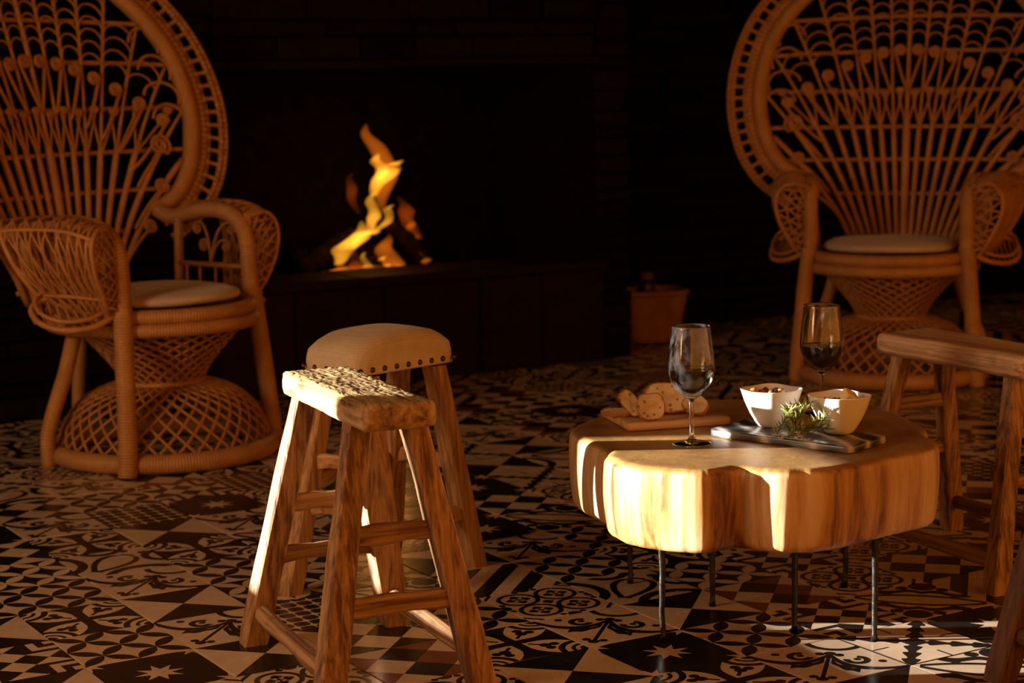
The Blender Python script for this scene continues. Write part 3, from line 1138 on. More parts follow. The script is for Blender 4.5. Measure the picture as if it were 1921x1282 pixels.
    for k in range(-8, 9):
        pts = []; rad = []
        h = .415
        while h < 1.40:
            s = s_at(k, h)
            if h > .66 and abs(s) > hoop_halfwidth(h) - .012:
                break
            if h > 1.36 and abs(s) < .11 and h > 1.385:
                break
            pts.append(bp(s, h, .004)); rad.append(.0095 if h < .80 else max(.0052, .0095 - (h - .80) * .05))
            h += .025
        ends[k] = h
        if k == 0:
            rad = [r * 1.5 for r in rad]
        mb = MB(); tube(mb, pts, rad, 7); mb.build('spindle', C, ch)
    # --- scrolled ends between the spindles
    def disc_h(x):
        return 1.085 - .0042 * x * x
    def spiral(c, r, turns, a0, sg, n=26):
        out = []
        for t in np.linspace(0, 1, n):
            rr = r * (1 - .82 * t)
            a = a0 + sg * turns * 2 * PI * t
            out.append(bp(c[0] + rr * math.cos(a), c[1] + rr * math.sin(a), .012))
        return out
    for k in range(-7, 7):
        x = k + .5
        hd = disc_h(x)
        c = ((s_at(k, hd) + s_at(k + 1, hd)) / 2, hd)
        if abs(c[0]) > hoop_halfwidth(hd) - .05:
            continue
        sg = 1 if k < 0 else -1
        hb = hd - .14
        tail = [bp(s_at(k + (0 if sg < 0 else 1), hb) + (c[0] - s_at(k + (0 if sg < 0 else 1), hb)) * t ** .8 + (0.019 * -sg * t), hb + (hd - hb) * t, .010) for t in np.linspace(0, 1, 10)]
        mb = MB(); tube(mb, tail[:-1] + spiral(c, .019, 2.3, PI if sg > 0 else 0, -sg), .0058, 5); mb.build('scroll', T, ch)
    for k in range(-7, 7):
        x = k + .5
        hd = .938
        c = ((s_at(k, hd) + s_at(k + 1, hd)) / 2, hd + (.006 if k % 2 else -.004))
        hb = .815
        for sg in (1, -1):
            kk = k if sg > 0 else k + 1
            tail = [bp(s_at(kk, hb) + (c[0] + sg * .008 - s_at(kk, hb)) * t, hb + (c[1] - hb) * t, .008) for t in np.linspace(0, 1, 8)]
            mb = MB()
            tube(mb, tail + spiral((c[0] + sg * .002, c[1]), .0115, 1.7, 0 if sg > 0 else PI, sg, 18), .0042, 5)
            mb.build('scroll', T, ch)
    # big loops near the hoop and little scrolls at the rung ends
    for sx in (-1, 1):
        for (s0, h0, r) in ((.415, .835, .034), (.385, .715, .022), (.325, .60, .02)):
            pts = [bp(sx * (s0 - .13 * (1 - t)), h0 - .12 * (1 - t) ** 1.4, .01) for t in np.linspace(0, .75, 8)]
            pts += [bp(sx * (s0 - r + (r * (1 - .85 * t)) * math.cos(-.9 + 2 * PI * 2 * t)), h0 + (r * (1 - .85 * t)) * math.sin(-.9 + 2 * PI * 2 * t), .01) for t in np.linspace(0, 1, 30)]
            mb = MB(); tube(mb, pts, .0055, 5); mb.build('scroll', T, ch)
        for (s0, h0, w, hh) in ((.43, .905, .05, .05), (.42, .975, .055, .045), (.415, 1.05, .05, .05), (.40, 1.13, .045, .05)):
            pts = [bp(sx * (s0 + w * math.cos(a)), h0 + hh * math.sin(a), .006) for a in np.linspace(-.5, PI * .95, 16)]
            mb = MB(); tube(mb, pts, .005, 5); mb.build('loop', T, ch)
    # fish-scale arches between the thin spindle ends
    for k in range(-8, 8):
        x = k + .5
        h = disc_h(x) + .034
        while h < 1.36:
            sa, sb = s_at(k, h), s_at(k + 1, h)
            top = h + .6 * abs(sb - sa)
            if max(abs(sa), abs(sb)) > hoop_halfwidth(min(top, 1.395)) - .02 or top > 1.37:
                break
            pts = [bp((sa + sb) / 2 + (sb - sa) / 2 * math.cos(a), h + abs(sb - sa) * .55 * math.sin(a), .006) for a in np.linspace(0, PI, 12)]
            mb = MB(); tube(mb, pts, .0034, 5); mb.build('arch', T, ch)
            h += .034
    return ch

chair = build_chair()
chair.location = (-.965, 5.26, 0)
chair.rotation_euler = (0, 0, math.radians(56.5))
tag(chair, 'high-backed rattan peacock chair left of the fireplace, turned towards the log table', 'chair', 'rattan peacock chairs')
chair2 = copy_tree(chair)
chair2.location = (1.262, 6.37, 0)
chair2.rotation_euler = (0, 0, math.radians(-18))
tag(chair2, 'high-backed rattan peacock chair facing the camera behind the wine glasses', 'chair', 'rattan peacock chairs')

# ------------------------------------------------------------------ stools
def rrect(hx, hy, c, n=3):
    pts = []
    for cx, cy, a0 in ((hx - c, hy - c, 0), (-hx + c, hy - c, PI / 2), (-hx + c, -hy + c, PI), (hx - c, -hy + c, 1.5 * PI)):
        for k in range(n + 1):
            a = a0 + PI / 2 * k / n
            pts.append((cx + c * math.cos(a), cy + c * math.sin(a)))
    return pts

def stool_leg(top, foot, hx, hy, taper, mat, parent, seed, rough=.0015):
    mb = MB()
    rings = []
    n = 16
    for i in range(n + 1):
        t = i / n
        z = foot[2] + (top[2] - foot[2]) * t
        c = (foot[0] + (top[0] - foot[0]) * t, foot[1] + (top[1] - foot[1]) * t)
        s = 1 - taper * t
        ch = .0035
        if i == 0:
            s *= .93
        sec = rrect(hx * s, hy * s, ch, 1)
        ring = []
        for k, (x, y) in enumerate(sec):
            nz = noise.noise(Vector((x * 30 + seed * 7, y * 30, z * 9))) * rough * 2
            ln = math.hypot(x, y)
            ring.append((c[0] + x * (1 + nz / ln), c[1] + y * (1 + nz / ln), z))
        rings.append(ring)
    loft(mb, rings)
    return mb.build('leg', mat, parent, False)

def bar(p0, p1, hw, hh, mat, parent, name='stretcher', rnd=.005, seed=0, rough=.001):
    p0 = Vector(p0); p1 = Vector(p1)
    d = (p1 - p0); L = d.length; d.normalize()
    side = d.cross(Vector((0, 0, 1))).normalized(); upv = side.cross(d)
    mb = MB()
    rings = []
    for i in range(11):
        c = p0 + d * L * i / 10
        ring = []
        for x, y in rrect(hw, hh, min(rnd, hw * .95, hh * .95), 2):
            nz = 1 + noise.noise(Vector((i * .4, x * 40 + seed, y * 40))) * rough / max(hw, .004) * 4
            ring.append(tuple(c + side * x * nz + upv * y * nz))
        rings.append(ring)
    loft(mb, rings)
    return mb.build(name, mat, parent, rnd > .008)

def lerp3(a, b, t):
    return tuple(x + (y - x) * t for x, y in zip(a, b))
def at_z(foot, top, z):
    return lerp3(foot, top, (z - foot[2]) / (top[2] - foot[2]))

def plank_seat(L, Wd, T, ztop, mat, parent, rough_top, seed, endround=.02):
    """thick worn plank, subdivided, with rounded edges and a real pitted surface"""
    nx, ny = (250, 90) if rough_top > .001 else (110, 40)
    mb = MB()
    def surf(u, v, side):
        x = (u - .5) * L; y = (v - .5) * Wd
        # soft corners in plan
        cxn = abs(x) / (L / 2); cyn = abs(y) / (Wd / 2)
        k = max(0, cxn - .86) / .14
        y *= 1 - .10 * k * k
        k = max(0, cyn - .7) / .3
        x *= 1 - .025 * k * k
        ed = min((L / 2 - abs((u - .5) * L)), (Wd / 2 - abs((v - .5) * Wd)))
        rr = T * (.42 if (L / 2 - abs((u - .5) * L)) > (Wd / 2 - abs((v - .5) * Wd)) else .24)
        drop = 0
        if ed < rr:
            drop = rr - math.sqrt(max(0, rr * rr - (rr - ed) ** 2))
        z = ztop - drop if side else ztop - T + drop
        if side:
            q = Vector((x * 9, y * 60, seed))
            pit = noise.fractal(q, .7, 2.2, 4)
            q2 = Vector((x * 60, y * 120, seed + 3))
            fine = noise.noise(Vector((x * 55, y * 150, seed + 11)))
            cr = 1 - min(1, abs(noise.noise(Vector((x * 38, y * 95, seed + 21)))) * 7)
            z += rough_top * (pit * .35 + .30 * noise.noise(q2) + .35 * fine) - rough_top * .8 * cr * cr * (1 if rough_top > .001 else .2)
            z += .004 * noise.noise(Vector((x * 6, y * 8, seed + 5)))
        x += .0025 * noise.noise(Vector((y * 40, z * 40, seed))) * (1 if cxn > .9 else 0)
        y += .0025 * noise.noise(Vector((x * 30, z * 40, seed + 2))) * (1 if cyn > .8 else 0)
        return (x, y, z)
    us = .5 - .5 * np.cos(np.linspace(0, PI, nx))
    us = .55 * us + .45 * np.linspace(0, 1, nx)
    vs = .5 - .5 * np.cos(np.linspace(0, PI, ny))
    V = [surf(u, v, True) for u in us for v in vs]
    Bt = [surf(u, v, False) for u in us for v in vs]
    n = nx * ny
    F = []
    for i in range(nx - 1):
        for j in range(ny - 1):
            a = i * ny + j
            F.append((a, a + ny, a + ny + 1, a + 1))
            F.append((n + a, n + a + 1, n + a + ny + 1, n + a + ny))
    bd = [i * ny for i in range(nx)] + [(nx - 1) * ny + j for j in range(1, ny)] + [i * ny + ny - 1 for i in range(nx - 2, -1, -1)] + [j for j in range(ny - 2, 0, -1)]
    for k in range(len(bd)):
        a, b = bd[k], bd[(k + 1) % len(bd)]
        F.append((b, a, n + a, n + b))
    mb.add(V + Bt, F)
    return mb.build('seat', mat, parent)

def plank_stool(name, label, loc, rz, L, Wd, T, zt, feet, tops, seat_mat, wood, rungs, hx, hy, rough_top, seed, group=None):
    st = thing(name, label, 'stool', loc, rz, group)
    plank_seat(L, Wd, T, zt, seat_mat, st, rough_top, seed)
    zz = zt - T + .006
    F = {k: (x, y, 0) for k, (x, y) in feet.items()}
    Tp = {k: (x, y, zz) for k, (x, y) in tops.items()}
    for i, k in enumerate(feet):
        stool_leg(Tp[k], F[k], hx, hy, .18, wood[2], st, seed + i)
    for i, (k0, k1, z, hw, hh, rnd) in enumerate(rungs):
        p0 = at_z(F[k0], Tp[k0], z[0]); p1 = at_z(F[k1], Tp[k1], z[1])
        mat = wood[0] if abs(p1[0] - p0[0]) > abs(p1[1] - p0[1]) else wood[1]
        bar(p0, p1, hw, hh, mat, st, seed=seed + i, rnd=rnd)
    return st

OLD = (M['wood_old_x'], M['wood_old_y'], M['wood_old_z'])
PALE = (M['wood_pale_x'], M['wood_pale_y'], M['wood_pale_z'])
RUNGS = [('A', 'D', (.10, .10), .010, .013, .006), ('A', 'D', (.21, .21), .010, .014, .006)]
plank_stool('wooden_stool', 'rustic wooden stool with cracked plank seat lit by sun, nearest the camera', (-.272, 3.285, 0), math.radians(-66.5),
            .445, .142, .045, .500,
            {'A': (-.215, -.1375), 'D': (-.215, .1375), 'B': (.215, -.1375), 'C': (.215, .1375)},
            {'A': (-.155, -.042), 'D': (-.155, .046), 'B': (.140, -.046), 'C': (.150, .046)},
            M['cracked'], OLD,
            [('A', 'D', (.165, .165), .011, .014, .006), ('A', 'D', (.262, .262), .011, .015, .006),
             ('B', 'C', (.160, .160), .012, .016, .006), ('B', 'C', (.275, .275), .012, .016, .006),
             ('A', 'B', (.060, .055), .014, .016, .013), ('D', 'C', (.062, .062), .014, .016, .013)],
            .0230, .0240, .0017, 3)
plank_stool('wooden_stool', 'worn wooden stool with smooth plank seat in shade right of the log table', (.958, 3.945, 0), math.radians(-62),
            .455, .175, .046, .460,
            {'A': (-.225, -.14), 'D': (-.225, .14), 'B': (.232, -.145), 'C': (.232, .14)},
            {'A': (-.165, -.055), 'D': (-.165, .055), 'B': (.175, -.055), 'C': (.175, .055)},
            M['wood_grey_x'], OLD,
            [('A', 'D', (.20, .20), .010, .014, .006), ('A', 'D', (.31, .31), .010, .014, .006),
             ('B', 'C', (.21, .21), .010, .014, .006), ('B', 'C', (.31, .31), .010, .014, .006),
             ('A', 'B', (.06, .06), .013, .015, .012), ('D', 'C', (.07, .07), .013, .015, .012)],
            .020, .021, .0007, 21)
plank_stool('wooden_stool', 'dark wooden stool cut off by the right edge, only a slanting leg visible', (1.035, 3.010, 0), math.radians(-62),
            .44, .16, .045, .50,
            {'A': (-.215, -.14), 'D': (-.215, .14), 'B': (.215, -.14), 'C': (.215, .14)},
            {'A': (-.155, -.046), 'D': (-.155, .046), 'B': (.155, -.046), 'C': (.155, .046)},
            DARK[0], DARK,
            [('A', 'D', (.20, .20), .010, .014, .006), ('B', 'C', (.20, .20), .010, .014, .006),
             ('A', 'B', (.08, .08), .013, .015, .012), ('D', 'C', (.08, .08), .013, .015, .012)],
            .022, .023, .0007, 33)

# upholstered stool
US = thing('upholstered_stool', 'wooden stool with domed linen seat and brass nail trim behind the cracked stool', 'stool', (-.271, 3.900, 0), math.radians(46))
def to_local(x, y):
    dx, dy = x + .271, y - 3.900
    c, s = math.cos(math.radians(46)), math.sin(math.radians(46))
    return (c * dx + s * dy, -s * dx + c * dy)
ZR = .440
LX, LY = .143, .086
mb = MB()
rings = []
for f, z in ((.985, 0), (1, .004), (1.0, .018), (.995, .034), (.97, .052), (.90, .067), (.76, .076), (.5, .080), (.2, .081), (.02, .081)):
    ring = []
    for k in range(72):
        a = 2 * PI * k / 72
        ca, sa = math.cos(a), math.sin(a)
        e = 6.5 if f > .95 else 4.2
        rr = (abs(ca) ** e + abs(sa) ** e) ** (-1 / e)
        x = LX * f * rr * ca; y = LY * f * rr * sa
        sag = -.018 * (abs(x) / LX) ** 2.2 * (z / .08)
        ring.append((x, y, ZR + z + sag))
    rings.append(ring)
loft(mb, rings)
seat_u = mb.build('seat_cushion', M['linen'], US)
mb = MB(); box(mb, (0, 0, ZR + .004), (LX * 1.86, LY * 1.86, .012), 0, .003); mb.build('seat_frame', M['wood_pale_x'], US, False)
# trim seam and nails along the four sides
def nail_mesh():
    mb = MB()
    lathe(mb, [(.0060, 0), (.0060, .0008), (.0051, .0028), (.0027, .0044), (.0001, .005)], 10)
    me = mb.mesh('nail'); me.materials.append(M['nail'])
    return me
NM = nail_mesh()
for sy in (-1, 1):
    for k in range(9):
        x = -LX * .90 + k * LX * 1.8 / 8
        o = new_obj('nail', NM, None, US)
        o.location = (x, sy * (LY - .0005), ZR + .010)
        o.rotation_euler = (-sy * PI / 2, 0, 0)
for sx in (-1, 1):
    for k in range(5):
        y = -LY * .82 + k * LY * 1.64 / 4
        o = new_obj('nail', NM, None, US)
        o.location = (sx * (LX - .0005), y, ZR + .010)
        o.rotation_euler = (0, sx * PI / 2, 0)
fE = to_local(-.456, 3.764); fG = to_local(-.245, 3.70); fF = to_local(-.088, 3.965); fK = to_local(-.275, 4.08)
UF = {'E': fE + (0,), 'G': fG + (0,), 'F': fF + (0,), 'K': fK + (0,)}
zt = ZR - .006
UT = {'E': (-.105, .045, zt), 'G': (-.088, -.058, zt), 'F': (.100, -.055, zt), 'K': (.100, .050, zt)}
for i, k in enumerate(UF):
    stool_leg(UT[k], UF[k], .0215, .0225, .12, M['wood_pale_z'], US, 50 + i, .0006)
for k0, k1, z, m in (('E', 'G', .17, 'y'), ('E', 'K', .22, 'x'), ('G', 'F', .12, 'x'), ('K', 'F', .23, 'y'), ('E', 'G', .26, 'y')):
    bar(at_z(UF[k0], UT[k0], z), at_z(UF[k1], UT[k1], z), .010, .015, M['wood_pale_' + m], US, seed=i)

# ------------------------------------------------------------------ log table
TZ, TB = .355, .207
OUT = [(0.109, 3.619), (0.112, 3.56), (0.132, 3.482), (0.158, 3.418), (0.168, 3.385), (0.163, 3.335), (0.187, 3.275), (0.241, 3.225), (0.311, 3.196), (0.350, 3.207), (0.382, 3.228), (0.412, 3.207), (0.463, 3.190), (0.538, 3.204), (0.621, 3.263), (0.687, 3.318), (0.743, 3.363), (0.765, 3.422), (0.760, 3.49), (0.773, 3.560), (0.768, 3.64), (0.746, 3.735), (0.679, 3.804), (0.584, 3.877), (0.466, 3.923), (0.392, 3.905), (0.255, 3.842), (0.166, 3.747), (0.125, 3.674)]
TC = (.44, 3.55)
table = thing('log_table', 'low coffee table of a thick tree-trunk slice on thin iron legs', 'table', (TC[0], TC[1], 0))
O2 = spline([(x - TC[0], y - TC[1], 0) for x, y in OUT], 480, True)[:, :2]
tg = np.roll(O2, -1, 0) - np.roll(O2, 1, 0)
tg /= np.linalg.norm(tg, axis=1)[:, None]
nrm = np.stack([tg[:, 1], -tg[:, 0]], 1)
if np.mean(np.sum(nrm * O2, 1)) < 0:
    nrm = -nrm
def smooth_n(a, k=4):
    for _ in range(k):
        a = (np.roll(a, 1, 0) + a + np.roll(a, -1, 0)) / 3
    return a / np.linalg.norm(a, axis=1)[:, None]
nrm = smooth_n(nrm, 6)
mb = MB()
rings = []
rb = .016
levels = []
for k in range(7):
    a = PI / 2 * k / 6
    levels.append((-rb * (1 - math.sin(a)), TB + rb * (1 - math.cos(a))))
for k in range(1, 12):
    levels.append((0, TB + rb + (TZ - TB - 2 * rb) * k / 12))
for k in range(7):
    a = PI / 2 * k / 6
    levels.append((-rb * (1 - math.cos(a)), TZ - rb * (1 - math.sin(a))))
for off, z in levels:
    ring = []
    for i, (p, n) in enumerate(zip(O2, nrm)):
        fl_ = .0040 * noise.noise(Vector((p[0] * 26, p[1] * 26, z * 2.0))) + .0016 * noise.noise(Vector((p[0] * 90, p[1] * 90, z * 5)))
        taper = -.006 * ((TZ - z) / (TZ - TB)) ** 2 + .004 * math.sin((z - TB) / (TZ - TB) * PI)
        q = p + n * (off + fl_ + taper)
        ring.append((q[0], q[1], z))
    rings.append(ring)
nlast = rings[-1]
for s in (.97, .9, .75, .5, .25, .02):
    rings.append([(x * s, y * s, TZ + .0006 * noise.noise(Vector((x * s * 12, y * s * 12, 0)))) for x, y, z in nlast])
loft(mb, rings)
mb.build('slab', M['slab'], table)
for i, (x, y) in enumerate(((0.263, 3.389), (0.378, 3.619), (0.511, 3.441), (0.644, 3.372), (0.23, 3.798), (0.656, 3.748))):
    mb = MB()
    pts = []; rad = []
    for k in range(17):
        t = k / 16
        z = t * (TB + .02)
        pts.append((x - TC[0] + .0025 * noise.noise(Vector((t * 6, i * 3.3, 0))), y - TC[1] + .0025 * noise.noise(Vector((t * 6, i * 3.3, 5))), z))
        rad.append(.0072 if k == 0 else (.0050 + .0016 * t + .0007 * noise.noise(Vector((t * 20, i, 1)))))
    tube(mb, pts, rad, 9)
    mb.build('leg', M['iron'], table)

# ------------------------------------------------------------------ boards and food
def rr_board(name, label, cat, c, rz, L, Wd, T, z, mat, rad, bev=.004):
    o_ = []
    mb = MB()
    rings = []
    for ins, zz in ((bev, 0), (bev * .3, bev * .3), (0, bev), (0, T - bev), (bev * .3, T - bev * .3), (bev, T)):
        rings.append([(x, y, zz) for x, y in rrect(L / 2 - ins, Wd / 2 - ins, rad, 6)])
    rings.append([(x * .5, y * .5, T) for x, y, _ in rings[-1]])
    rings.append([(x * .02, y * .02, T) for x, y, _ in rings[-2]])
    loft(mb, rings)
    o = mb.build(name, mat)
    o.location = (c[0], c[1], z)
    o.rotation_euler = (0, 0, rz)
    return tag(o, label, cat)
ZT = TZ + .0008
MZ, WZ = .014, .016
rr_board('marble_board', 'grey veined marble serving board under the two white bowls', 'serving board', (.5165, 3.458), math.radians(-40.5), .300, .136, MZ, ZT, M['marble'], .014, .003)
rr_board('wooden_board', 'small pine serving board under the slices of bread', 'serving board', (.293, 3.672), math.radians(14.4), .205, .178, WZ, ZT, M['board_wood'], .008, .004)

# wine glasses
def wine_glass(loc, label, fill):
    g = thing('wine_glass', label, 'wine glass', loc, 0, 'stemmed glasses of red wine')
    outer = [(.0005, .0000), (.030, .0000), (.0345, .0008), (.0350, .0018), (.030, .0034), (.018, .0058), (.009, .0085), (.0052, .014), (.0040, .025), (.0036, .050), (.0038, .072), (.0050, .080), (.010, .0855), (.020, .092), (.030, .102), (.0375, .115), (.0412, .130), (.0420, .143), (.0408, .160), (.0385, .180), (.0360, .200), (.0348, .2145)]
    inner = [(.0342, .2155), (.0338, .2145), (.0350, .200), (.0375, .180), (.0398, .160), (.0410, .143), (.0402, .130), (.0365, .1155), (.0290, .1035), (.019, .0945), (.010, .0895), (.0005, .0875)]
    prof = spline([(r, z, 0) for r, z in outer], 88)[:, :2].tolist() + spline([(r, z, 0) for r, z in inner], 60)[:, :2].tolist()
    mb = MB(); lathe(mb, prof, 56)
    mb.build('glass', M['glass'], g)
    ip = spline([(r, z, 0) for r, z in inner[::-1]], 60)[:, :2]
    pr = [(max(.0003, r - .0004), z + .0004) for r, z in ip if z < fill]
    rf = float(np.interp(fill, ip[:, 1], ip[:, 0])) - .0004
    pr += [(rf, fill - .0006), (rf - .0012, fill - .0012), (rf * .6, fill - .0014), (.0003, fill - .0014)]
    mb = MB(); lathe(mb, pr, 56)
    w = mb.build('wine', M['wine'], g)
    w['label'] = 'dark red wine'
    return g
wine_glass((.322, 3.432, ZT), 'stemmed glass of red wine standing in front of the bread board', .139)
wine_glass((.602, 3.715, ZT), 'stemmed glass of red wine standing behind the two white bowls', .137)

# bowls
def bowl(loc, rz, label):
    n = 72
    def ring(h, z, e):
        out = []
        for k in range(n):
            a = 2 * PI * k / n
            ca, sa = math.cos(a), math.sin(a)
            rr = (abs(ca) ** e + abs(sa) ** e) ** (-1 / e)
            wav = .0007 * math.cos(4 * a + PI) * (z / .07) ** 2
            out.append((h * rr * ca, h * rr * sa, z + wav))
        return out
    P = [(.001, .001, 2), (.021, .0, 2), (.0245, .001, 2.1), (.029, .009, 2.4), (.037, .026, 2.8), (.0445, .047, 3.1), (.0500, .068, 3.3), (.0505, .0695, 3.3),
         (.0492, .0700, 3.3), (.0478, .068, 3.3), (.0425, .049, 3.1), (.035, .030, 2.8), (.025, .014, 2.4), (.012, .008, 2), (.001, .0075, 2)]
    mb = MB(); rings = [ring(*p) for p in P]
    loft(mb, rings, cap=False)
    o = mb.build('porcelain_bowl', M['porcelain'])
    o.location = loc
    o.rotation_euler = (0, 0, rz)
    tag(o, label, 'bowl', 'white bowls on the marble board')
    return o
BZ = ZT + MZ + .0006
B1 = (.478, 3.522); B2 = (.590, 3.440)
bowl((B1[0], B1[1], BZ), math.radians(38), 'white rounded-square bowl of nuts on the marble board')
bowl((B2[0], B2[1], BZ), math.radians(30), 'white rounded-square bowl holding cheese on the marble board')
# nuts
def nut_mesh(mat):
    mb = MB()
    prof = [(.0002, -.0072), (.003, -.0068), (.0062, -.004), (.0075, 0), (.0066, .0035), (.0042, .0066), (.0018, .0085), (.0002, .009)]
    lathe(mb, prof, 14)
    me = mb.mesh('nut'); me.materials.append(mat)
    return me
N1, N2 = nut_mesh(M['nut']), nut_mesh(M['nut_dark'])
k = 0
big = {2: 'pale hazelnut on top of the nuts at the left rim of the bowl', 9: 'pale hazelnut on top of the nuts at the right of the bowl'}
for lvl, (zz, rr, cnt) in enumerate(((.027, .019, 6), (.040, .024, 8), (.053, .026, 8), (.062, .018, 5))):
    for q in range(cnt):
        a = 2 * PI * q / cnt + lvl * .7
        pale = (lvl == 3 and q in (1, 3)) or (k % 5 == 0)
        o = new_obj('hazelnut', N1 if pale else N2)
        o.location = (B1[0] + rr * math.cos(a), B1[1] + rr * math.sin(a), BZ + zz + random.uniform(-.002, .002))
        o.rotation_euler = (random.uniform(-1.2, 1.2), random.uniform(-1.2, 1.2), random.uniform(0, 6))
        tag(o, 'pale hazelnut heaped in the white bowl' if pale else 'dark brown nut heaped in the white bowl', 'nut', 'pale nuts in the bowl' if pale else 'dark nuts in the bowl')
        k += 1
o = new_obj('hazelnut', N1); o.location = (B1[0] - .034, B1[1] - .006, BZ + .0655); o.rotation_euler = (.4, .6, 0)
tag(o, 'pale hazelnut perched on the left rim of the nut bowl', 'nut')
# cheese
def cheese(loc, rot, s, label):
    mb = MB(); box(mb, (0, 0, 0), s, 0, .0015)
    o = mb.build('cheese_piece', M['cheese'], None, False)
    o.location = loc; o.rotation_euler = rot
    tag(o, label, 'cheese', 'pieces of cheese in the bowl')
cheese((B2[0] + .018, B2[1] + .004, BZ + .064), (.5, .45, .4), (.026, .024, .020), 'yellow cheese cube sticking up over the bowl rim')
cheese((B2[0] - .012, B2[1] - .004, BZ + .050), (.1, -.2, .9), (.026, .022, .018), 'yellow cheese cube lying low at the left in the bowl')
cheese((B2[0] + .004, B2[1] + .018, BZ + .046), (.3, .1, .2), (.024, .022, .018), 'yellow cheese cube lying low at the back of the bowl')
cheese((B2[0] + .002, B2[1] - .016, BZ + .034), (0, .2, .6), (.024, .022, .018), 'yellow cheese cube lying at the bottom of the bowl')
for q in range(5):
    o = new_obj('hazelnut', N2)
    o.location = (B2[0] - .024 + .006 * q, B2[1] + .012 - .005 * (q % 3), BZ + .058)
    o.scale = (.6, .6, .6)
    tag(o, 'tiny dark caper among the cheese in the white bowl', 'caper', 'dark capers in the cheese bowl')
    o.name = 'caper'

# rosemary sprig
RS = thing('rosemary_sprig', 'sprig of flowering rosemary lying between the two white bowls', 'rosemary', (.505, 3.400, BZ))
RS.scale = (1.25, 1.25, 1.25)
def needle_mesh():
    mb = MB()
    L, w = .017, .0015
    mb.add([(0, -w * .5, 0), (0, w * .5, 0), (L * .5, w, .001), (L, 0, .0005), (L * .5, -w, .001), (L * .45, 0, -.0006)],
           [(0, 4, 2, 1), (4, 3, 2), (0, 1, 5), (1, 2, 5), (2, 3, 5), (3, 4, 5), (4, 0, 5)])
    return mb
nm = needle_mesh()
NV = np.array(nm.v); NF = nm.f
for si, (p0, p1, ln) in enumerate((((-.010, -.012, .004), (.022, .012, .048), 64), ((.0, -.018, .004), (-.012, .012, .040), 60), ((-.02, -.02, .004), (.044, -.034, .018), 60), ((.0, -.03, .004), (.040, -.022, .030), 60),
                                 ((-.026, .008, .004), (.006, .010, .044), 54), ((-.014, -.024, .004), (.012, -.042, .014), 48))):
    P = spline([p0, ((p0[0] + p1[0]) / 2, (p0[1] + p1[1]) / 2 - .004, (p0[2] + p1[2]) / 2 + .008), p1], 16)
    mb = MB(); tube(mb, P, .0011, 5)
    stem = mb.build('twig', M['stem'], RS)
    mg = MB(); mp = MB()
    for q in range(ln):
        t = (q + .5) / ln
        c = P[int(t * (len(P) - 1))]
        d = (P[-1] - P[0]) / np.linalg.norm(P[-1] - P[0])
        a = q * 2.4
        dirv = Vector((math.cos(a), math.sin(a), .35 * math.sin(a * 1.7))) * .8 + Vector(d) * .8
        dirv.normalize()
        R = dirv.to_track_quat('X', 'Z').to_matrix()
        s = random.uniform(.7, 1.1)
        pts = [tuple(Vector(c) + R @ (Vector(v) * s)) for v in NV]
        pts = [(x, y, max(z, .0005)) for x, y, z in pts]
        (mp if (t > .6 and si in (0, 1, 4)) or random.random() < .12 else mg).add(pts, NF)
    o = mg.build('needles', M['leaf'], RS, False); o['kind'] = 'stuff'
    if mp.v:
        o = mp.build('needle_tips', M['leaf_pale'], RS, False); o['kind'] = 'stuff'
for q, (x, y, z) in enumerate(((-.034, -.030, .010), (-.026, -.034, .006), (.0, -.044, .010), (-.004, -.046, .016), (.004, -.040, .022), (.010, -.046, .006), (-.004, .006, .046), (.002, .0, .042), (.024, .012, .038))):
    mb = MB()
    for pt in range(5):
        a = 2 * PI * pt / 5 + q
        e = (.0042 * math.cos(a), .0042 * math.sin(a))
        mb.add([(x, y, z), (x + e[0] - e[1] * .4, y + e[1] + e[0] * .4, z + .001), (x + e[0] * 1.3, y + e[1] * 1.3, z + .002), (x + e[0] + e[1] * .4, y + e[1] - e[0] * .4, z + .001), (x + e[0] * .7, y + e[1] * .7, z - .001)],
               [(0, 1, 2, 3), (0, 4, 1), (1, 4, 2), (2, 4, 3), (3, 4, 0)])
    mb.build('blossom', M['flower'], RS, False)

# bread
def bread(label, loc, rot, a, b, T, seed, curve=0.0):
    """slice: crumb faces with a raised crust rim"""
    o = thing('bread_slice', label, 'bread', loc, 0, 'slices of toasted bread')
    o.rotation_euler = rot
    n = 44
    def outl(s):
        pts = []
        for k in range(n):
            t = 2 * PI * k / n
            r = 1 + .17 * noise.noise(Vector((math.cos(t) * 1.6, math.sin(t) * 1.6, seed))) + .03 * noise.noise(Vector((math.cos(t) * 5, math.sin(t) * 5, seed)))
            e = 2.5
            q = (abs(math.cos(t)) ** e + abs(math.sin(t)) ** e) ** (-1 / e)
            pts.append((a * r * q * s * math.cos(t), b * r * q * s * math.sin(t)))
        return pts
    def bend(x, y, z):
        return (x, y, z + curve * (x / a) ** 2)
    mb = MB(); rings = []
    for s, z in ((.93, -T / 2 - .0005), (.99, -T / 2 + .001), (1.0, 0), (.99, T / 2 - .001), (.93, T / 2 + .0005)):
        rings.append([bend(x, y, z) for x, y in outl(s)])
    loft(mb, rings, cap=False)
    mb.build('crust', M['crust'], o)
    for sg in (1, -1):
        mb = MB(); rings = []
        for s in (.94, .75, .5, .25, .02):
            rings.append([bend(x, y, sg * (T / 2 + .0016 * noise.noise(Vector((x * 160, y * 160, seed + sg))) - .0008)) for x, y in outl(s)])
        loft(mb, rings, cap=False)
        mb.build('crumb', M['crumb'], o)
    return o
WT = ZT + WZ
bread('toasted bread slice with holes leaning at the front of the bread board', (.258, 3.585, WT + .0265), (math.radians(70), 0, math.radians(20)), .029, .0265, .008, 1, .004)
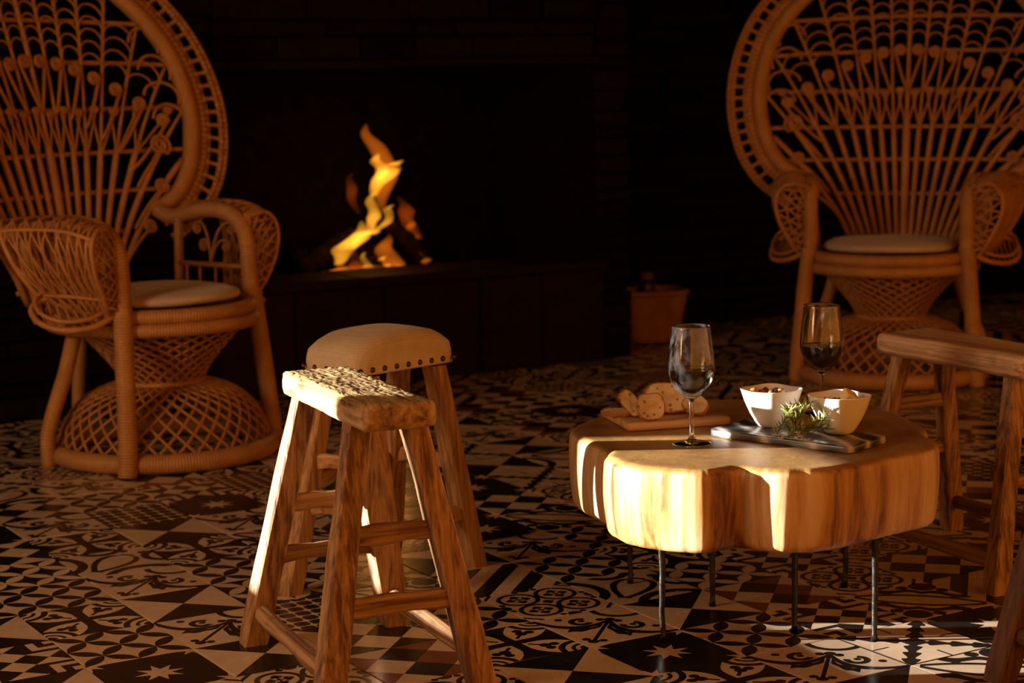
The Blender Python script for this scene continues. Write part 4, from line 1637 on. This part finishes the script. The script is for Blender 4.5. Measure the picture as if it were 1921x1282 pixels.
bread('long bread slice standing at the back of the bread board', (.300, 3.665, WT + .029), (math.radians(62), 0, math.radians(-12)), .056, .030, .013, 5, -.006)
bread('narrow brown crust standing at the left of the bread board', (.222, 3.625, WT + .029), (math.radians(78), math.radians(52), math.radians(-14)), .028, .016, .009, 9, .003)
bread('thin bread crust lying flat at the left of the bread board', (.198, 3.640, WT + .008), (math.radians(14), 0, math.radians(-18)), .030, .012, .009, 12, .0)
bread('browned bread crust lying at the right behind the front wine glass', (.348, 3.640, WT + .020), (math.radians(50), math.radians(14), math.radians(-35)), .026, .020, .010, 15, -.003)

# ------------------------------------------------------------------ basket by the hearth
BK = thing('wicker_basket', 'small tapered wicker basket standing in the dark beside the hearth', 'basket', (.535, 7.33, 0), math.radians(12))
def bsec(hx, hy, z, n=40, e=3.5):
    out = []
    for k in range(n):
        a = 2 * PI * k / n
        ca, sa = math.cos(a), math.sin(a)
        rr = (abs(ca) ** e + abs(sa) ** e) ** (-1 / e)
        out.append((hx * rr * ca, hy * rr * sa, z))
    return out
BH = .185
for k in range(15):
    t = k / 14
    z = .012 + (BH - .012) * t
    hx = .092 + .034 * t
    pts = [(x * (1 + .02 * math.cos(q * PI + k * PI)), y * (1 + .02 * math.cos(q * PI + k * PI)), z_) for q, (x, y, z_) in enumerate(bsec(hx, hx * .8, z))]
    mb = MB(); tube(mb, pts, .0072, 6, True); mb.build('weaver', M['cane'], BK)
for q in range(0, 40, 2):
    a0 = bsec(.092, .0736, .008)[q]; a1 = bsec(.126, .1008, BH)[q]
    mb = MB(); tube(mb, [a0, a1], .0045, 5); mb.build('stake', M['cane_thin'], BK)
mb = MB(); tube(mb, bsec(.130, .104, BH + .008), .011, 8, True); mb.build('rim', M['cane_weave'], BK)
mb = MB(); rings = [bsec(.088, .07, z) for z in (.006, .012)]; loft(mb, rings); mb.build('bottom', M['cane'], BK, False)
PT = thing('dark_jar', 'dark glazed jar standing inside the wicker basket', 'jar', (.52, 7.34, .014))
mb = MB(); lathe(mb, [(.001, 0), (.04, 0), (.052, .02), (.056, .09), (.05, .15), (.034, .185), (.030, .20), (.030, .225), (.034, .23), (.027, .23), (.027, .20), (.04, .15), (.045, .06), (.001, .01)], 28)
mb.build('body', M['dark_pot'], PT)
mb = MB(); lathe(mb, [(.0265, .224), (.0265, .246), (.022, .252), (.001, .253)], 20); mb.build('stopper', M['stem'], PT)
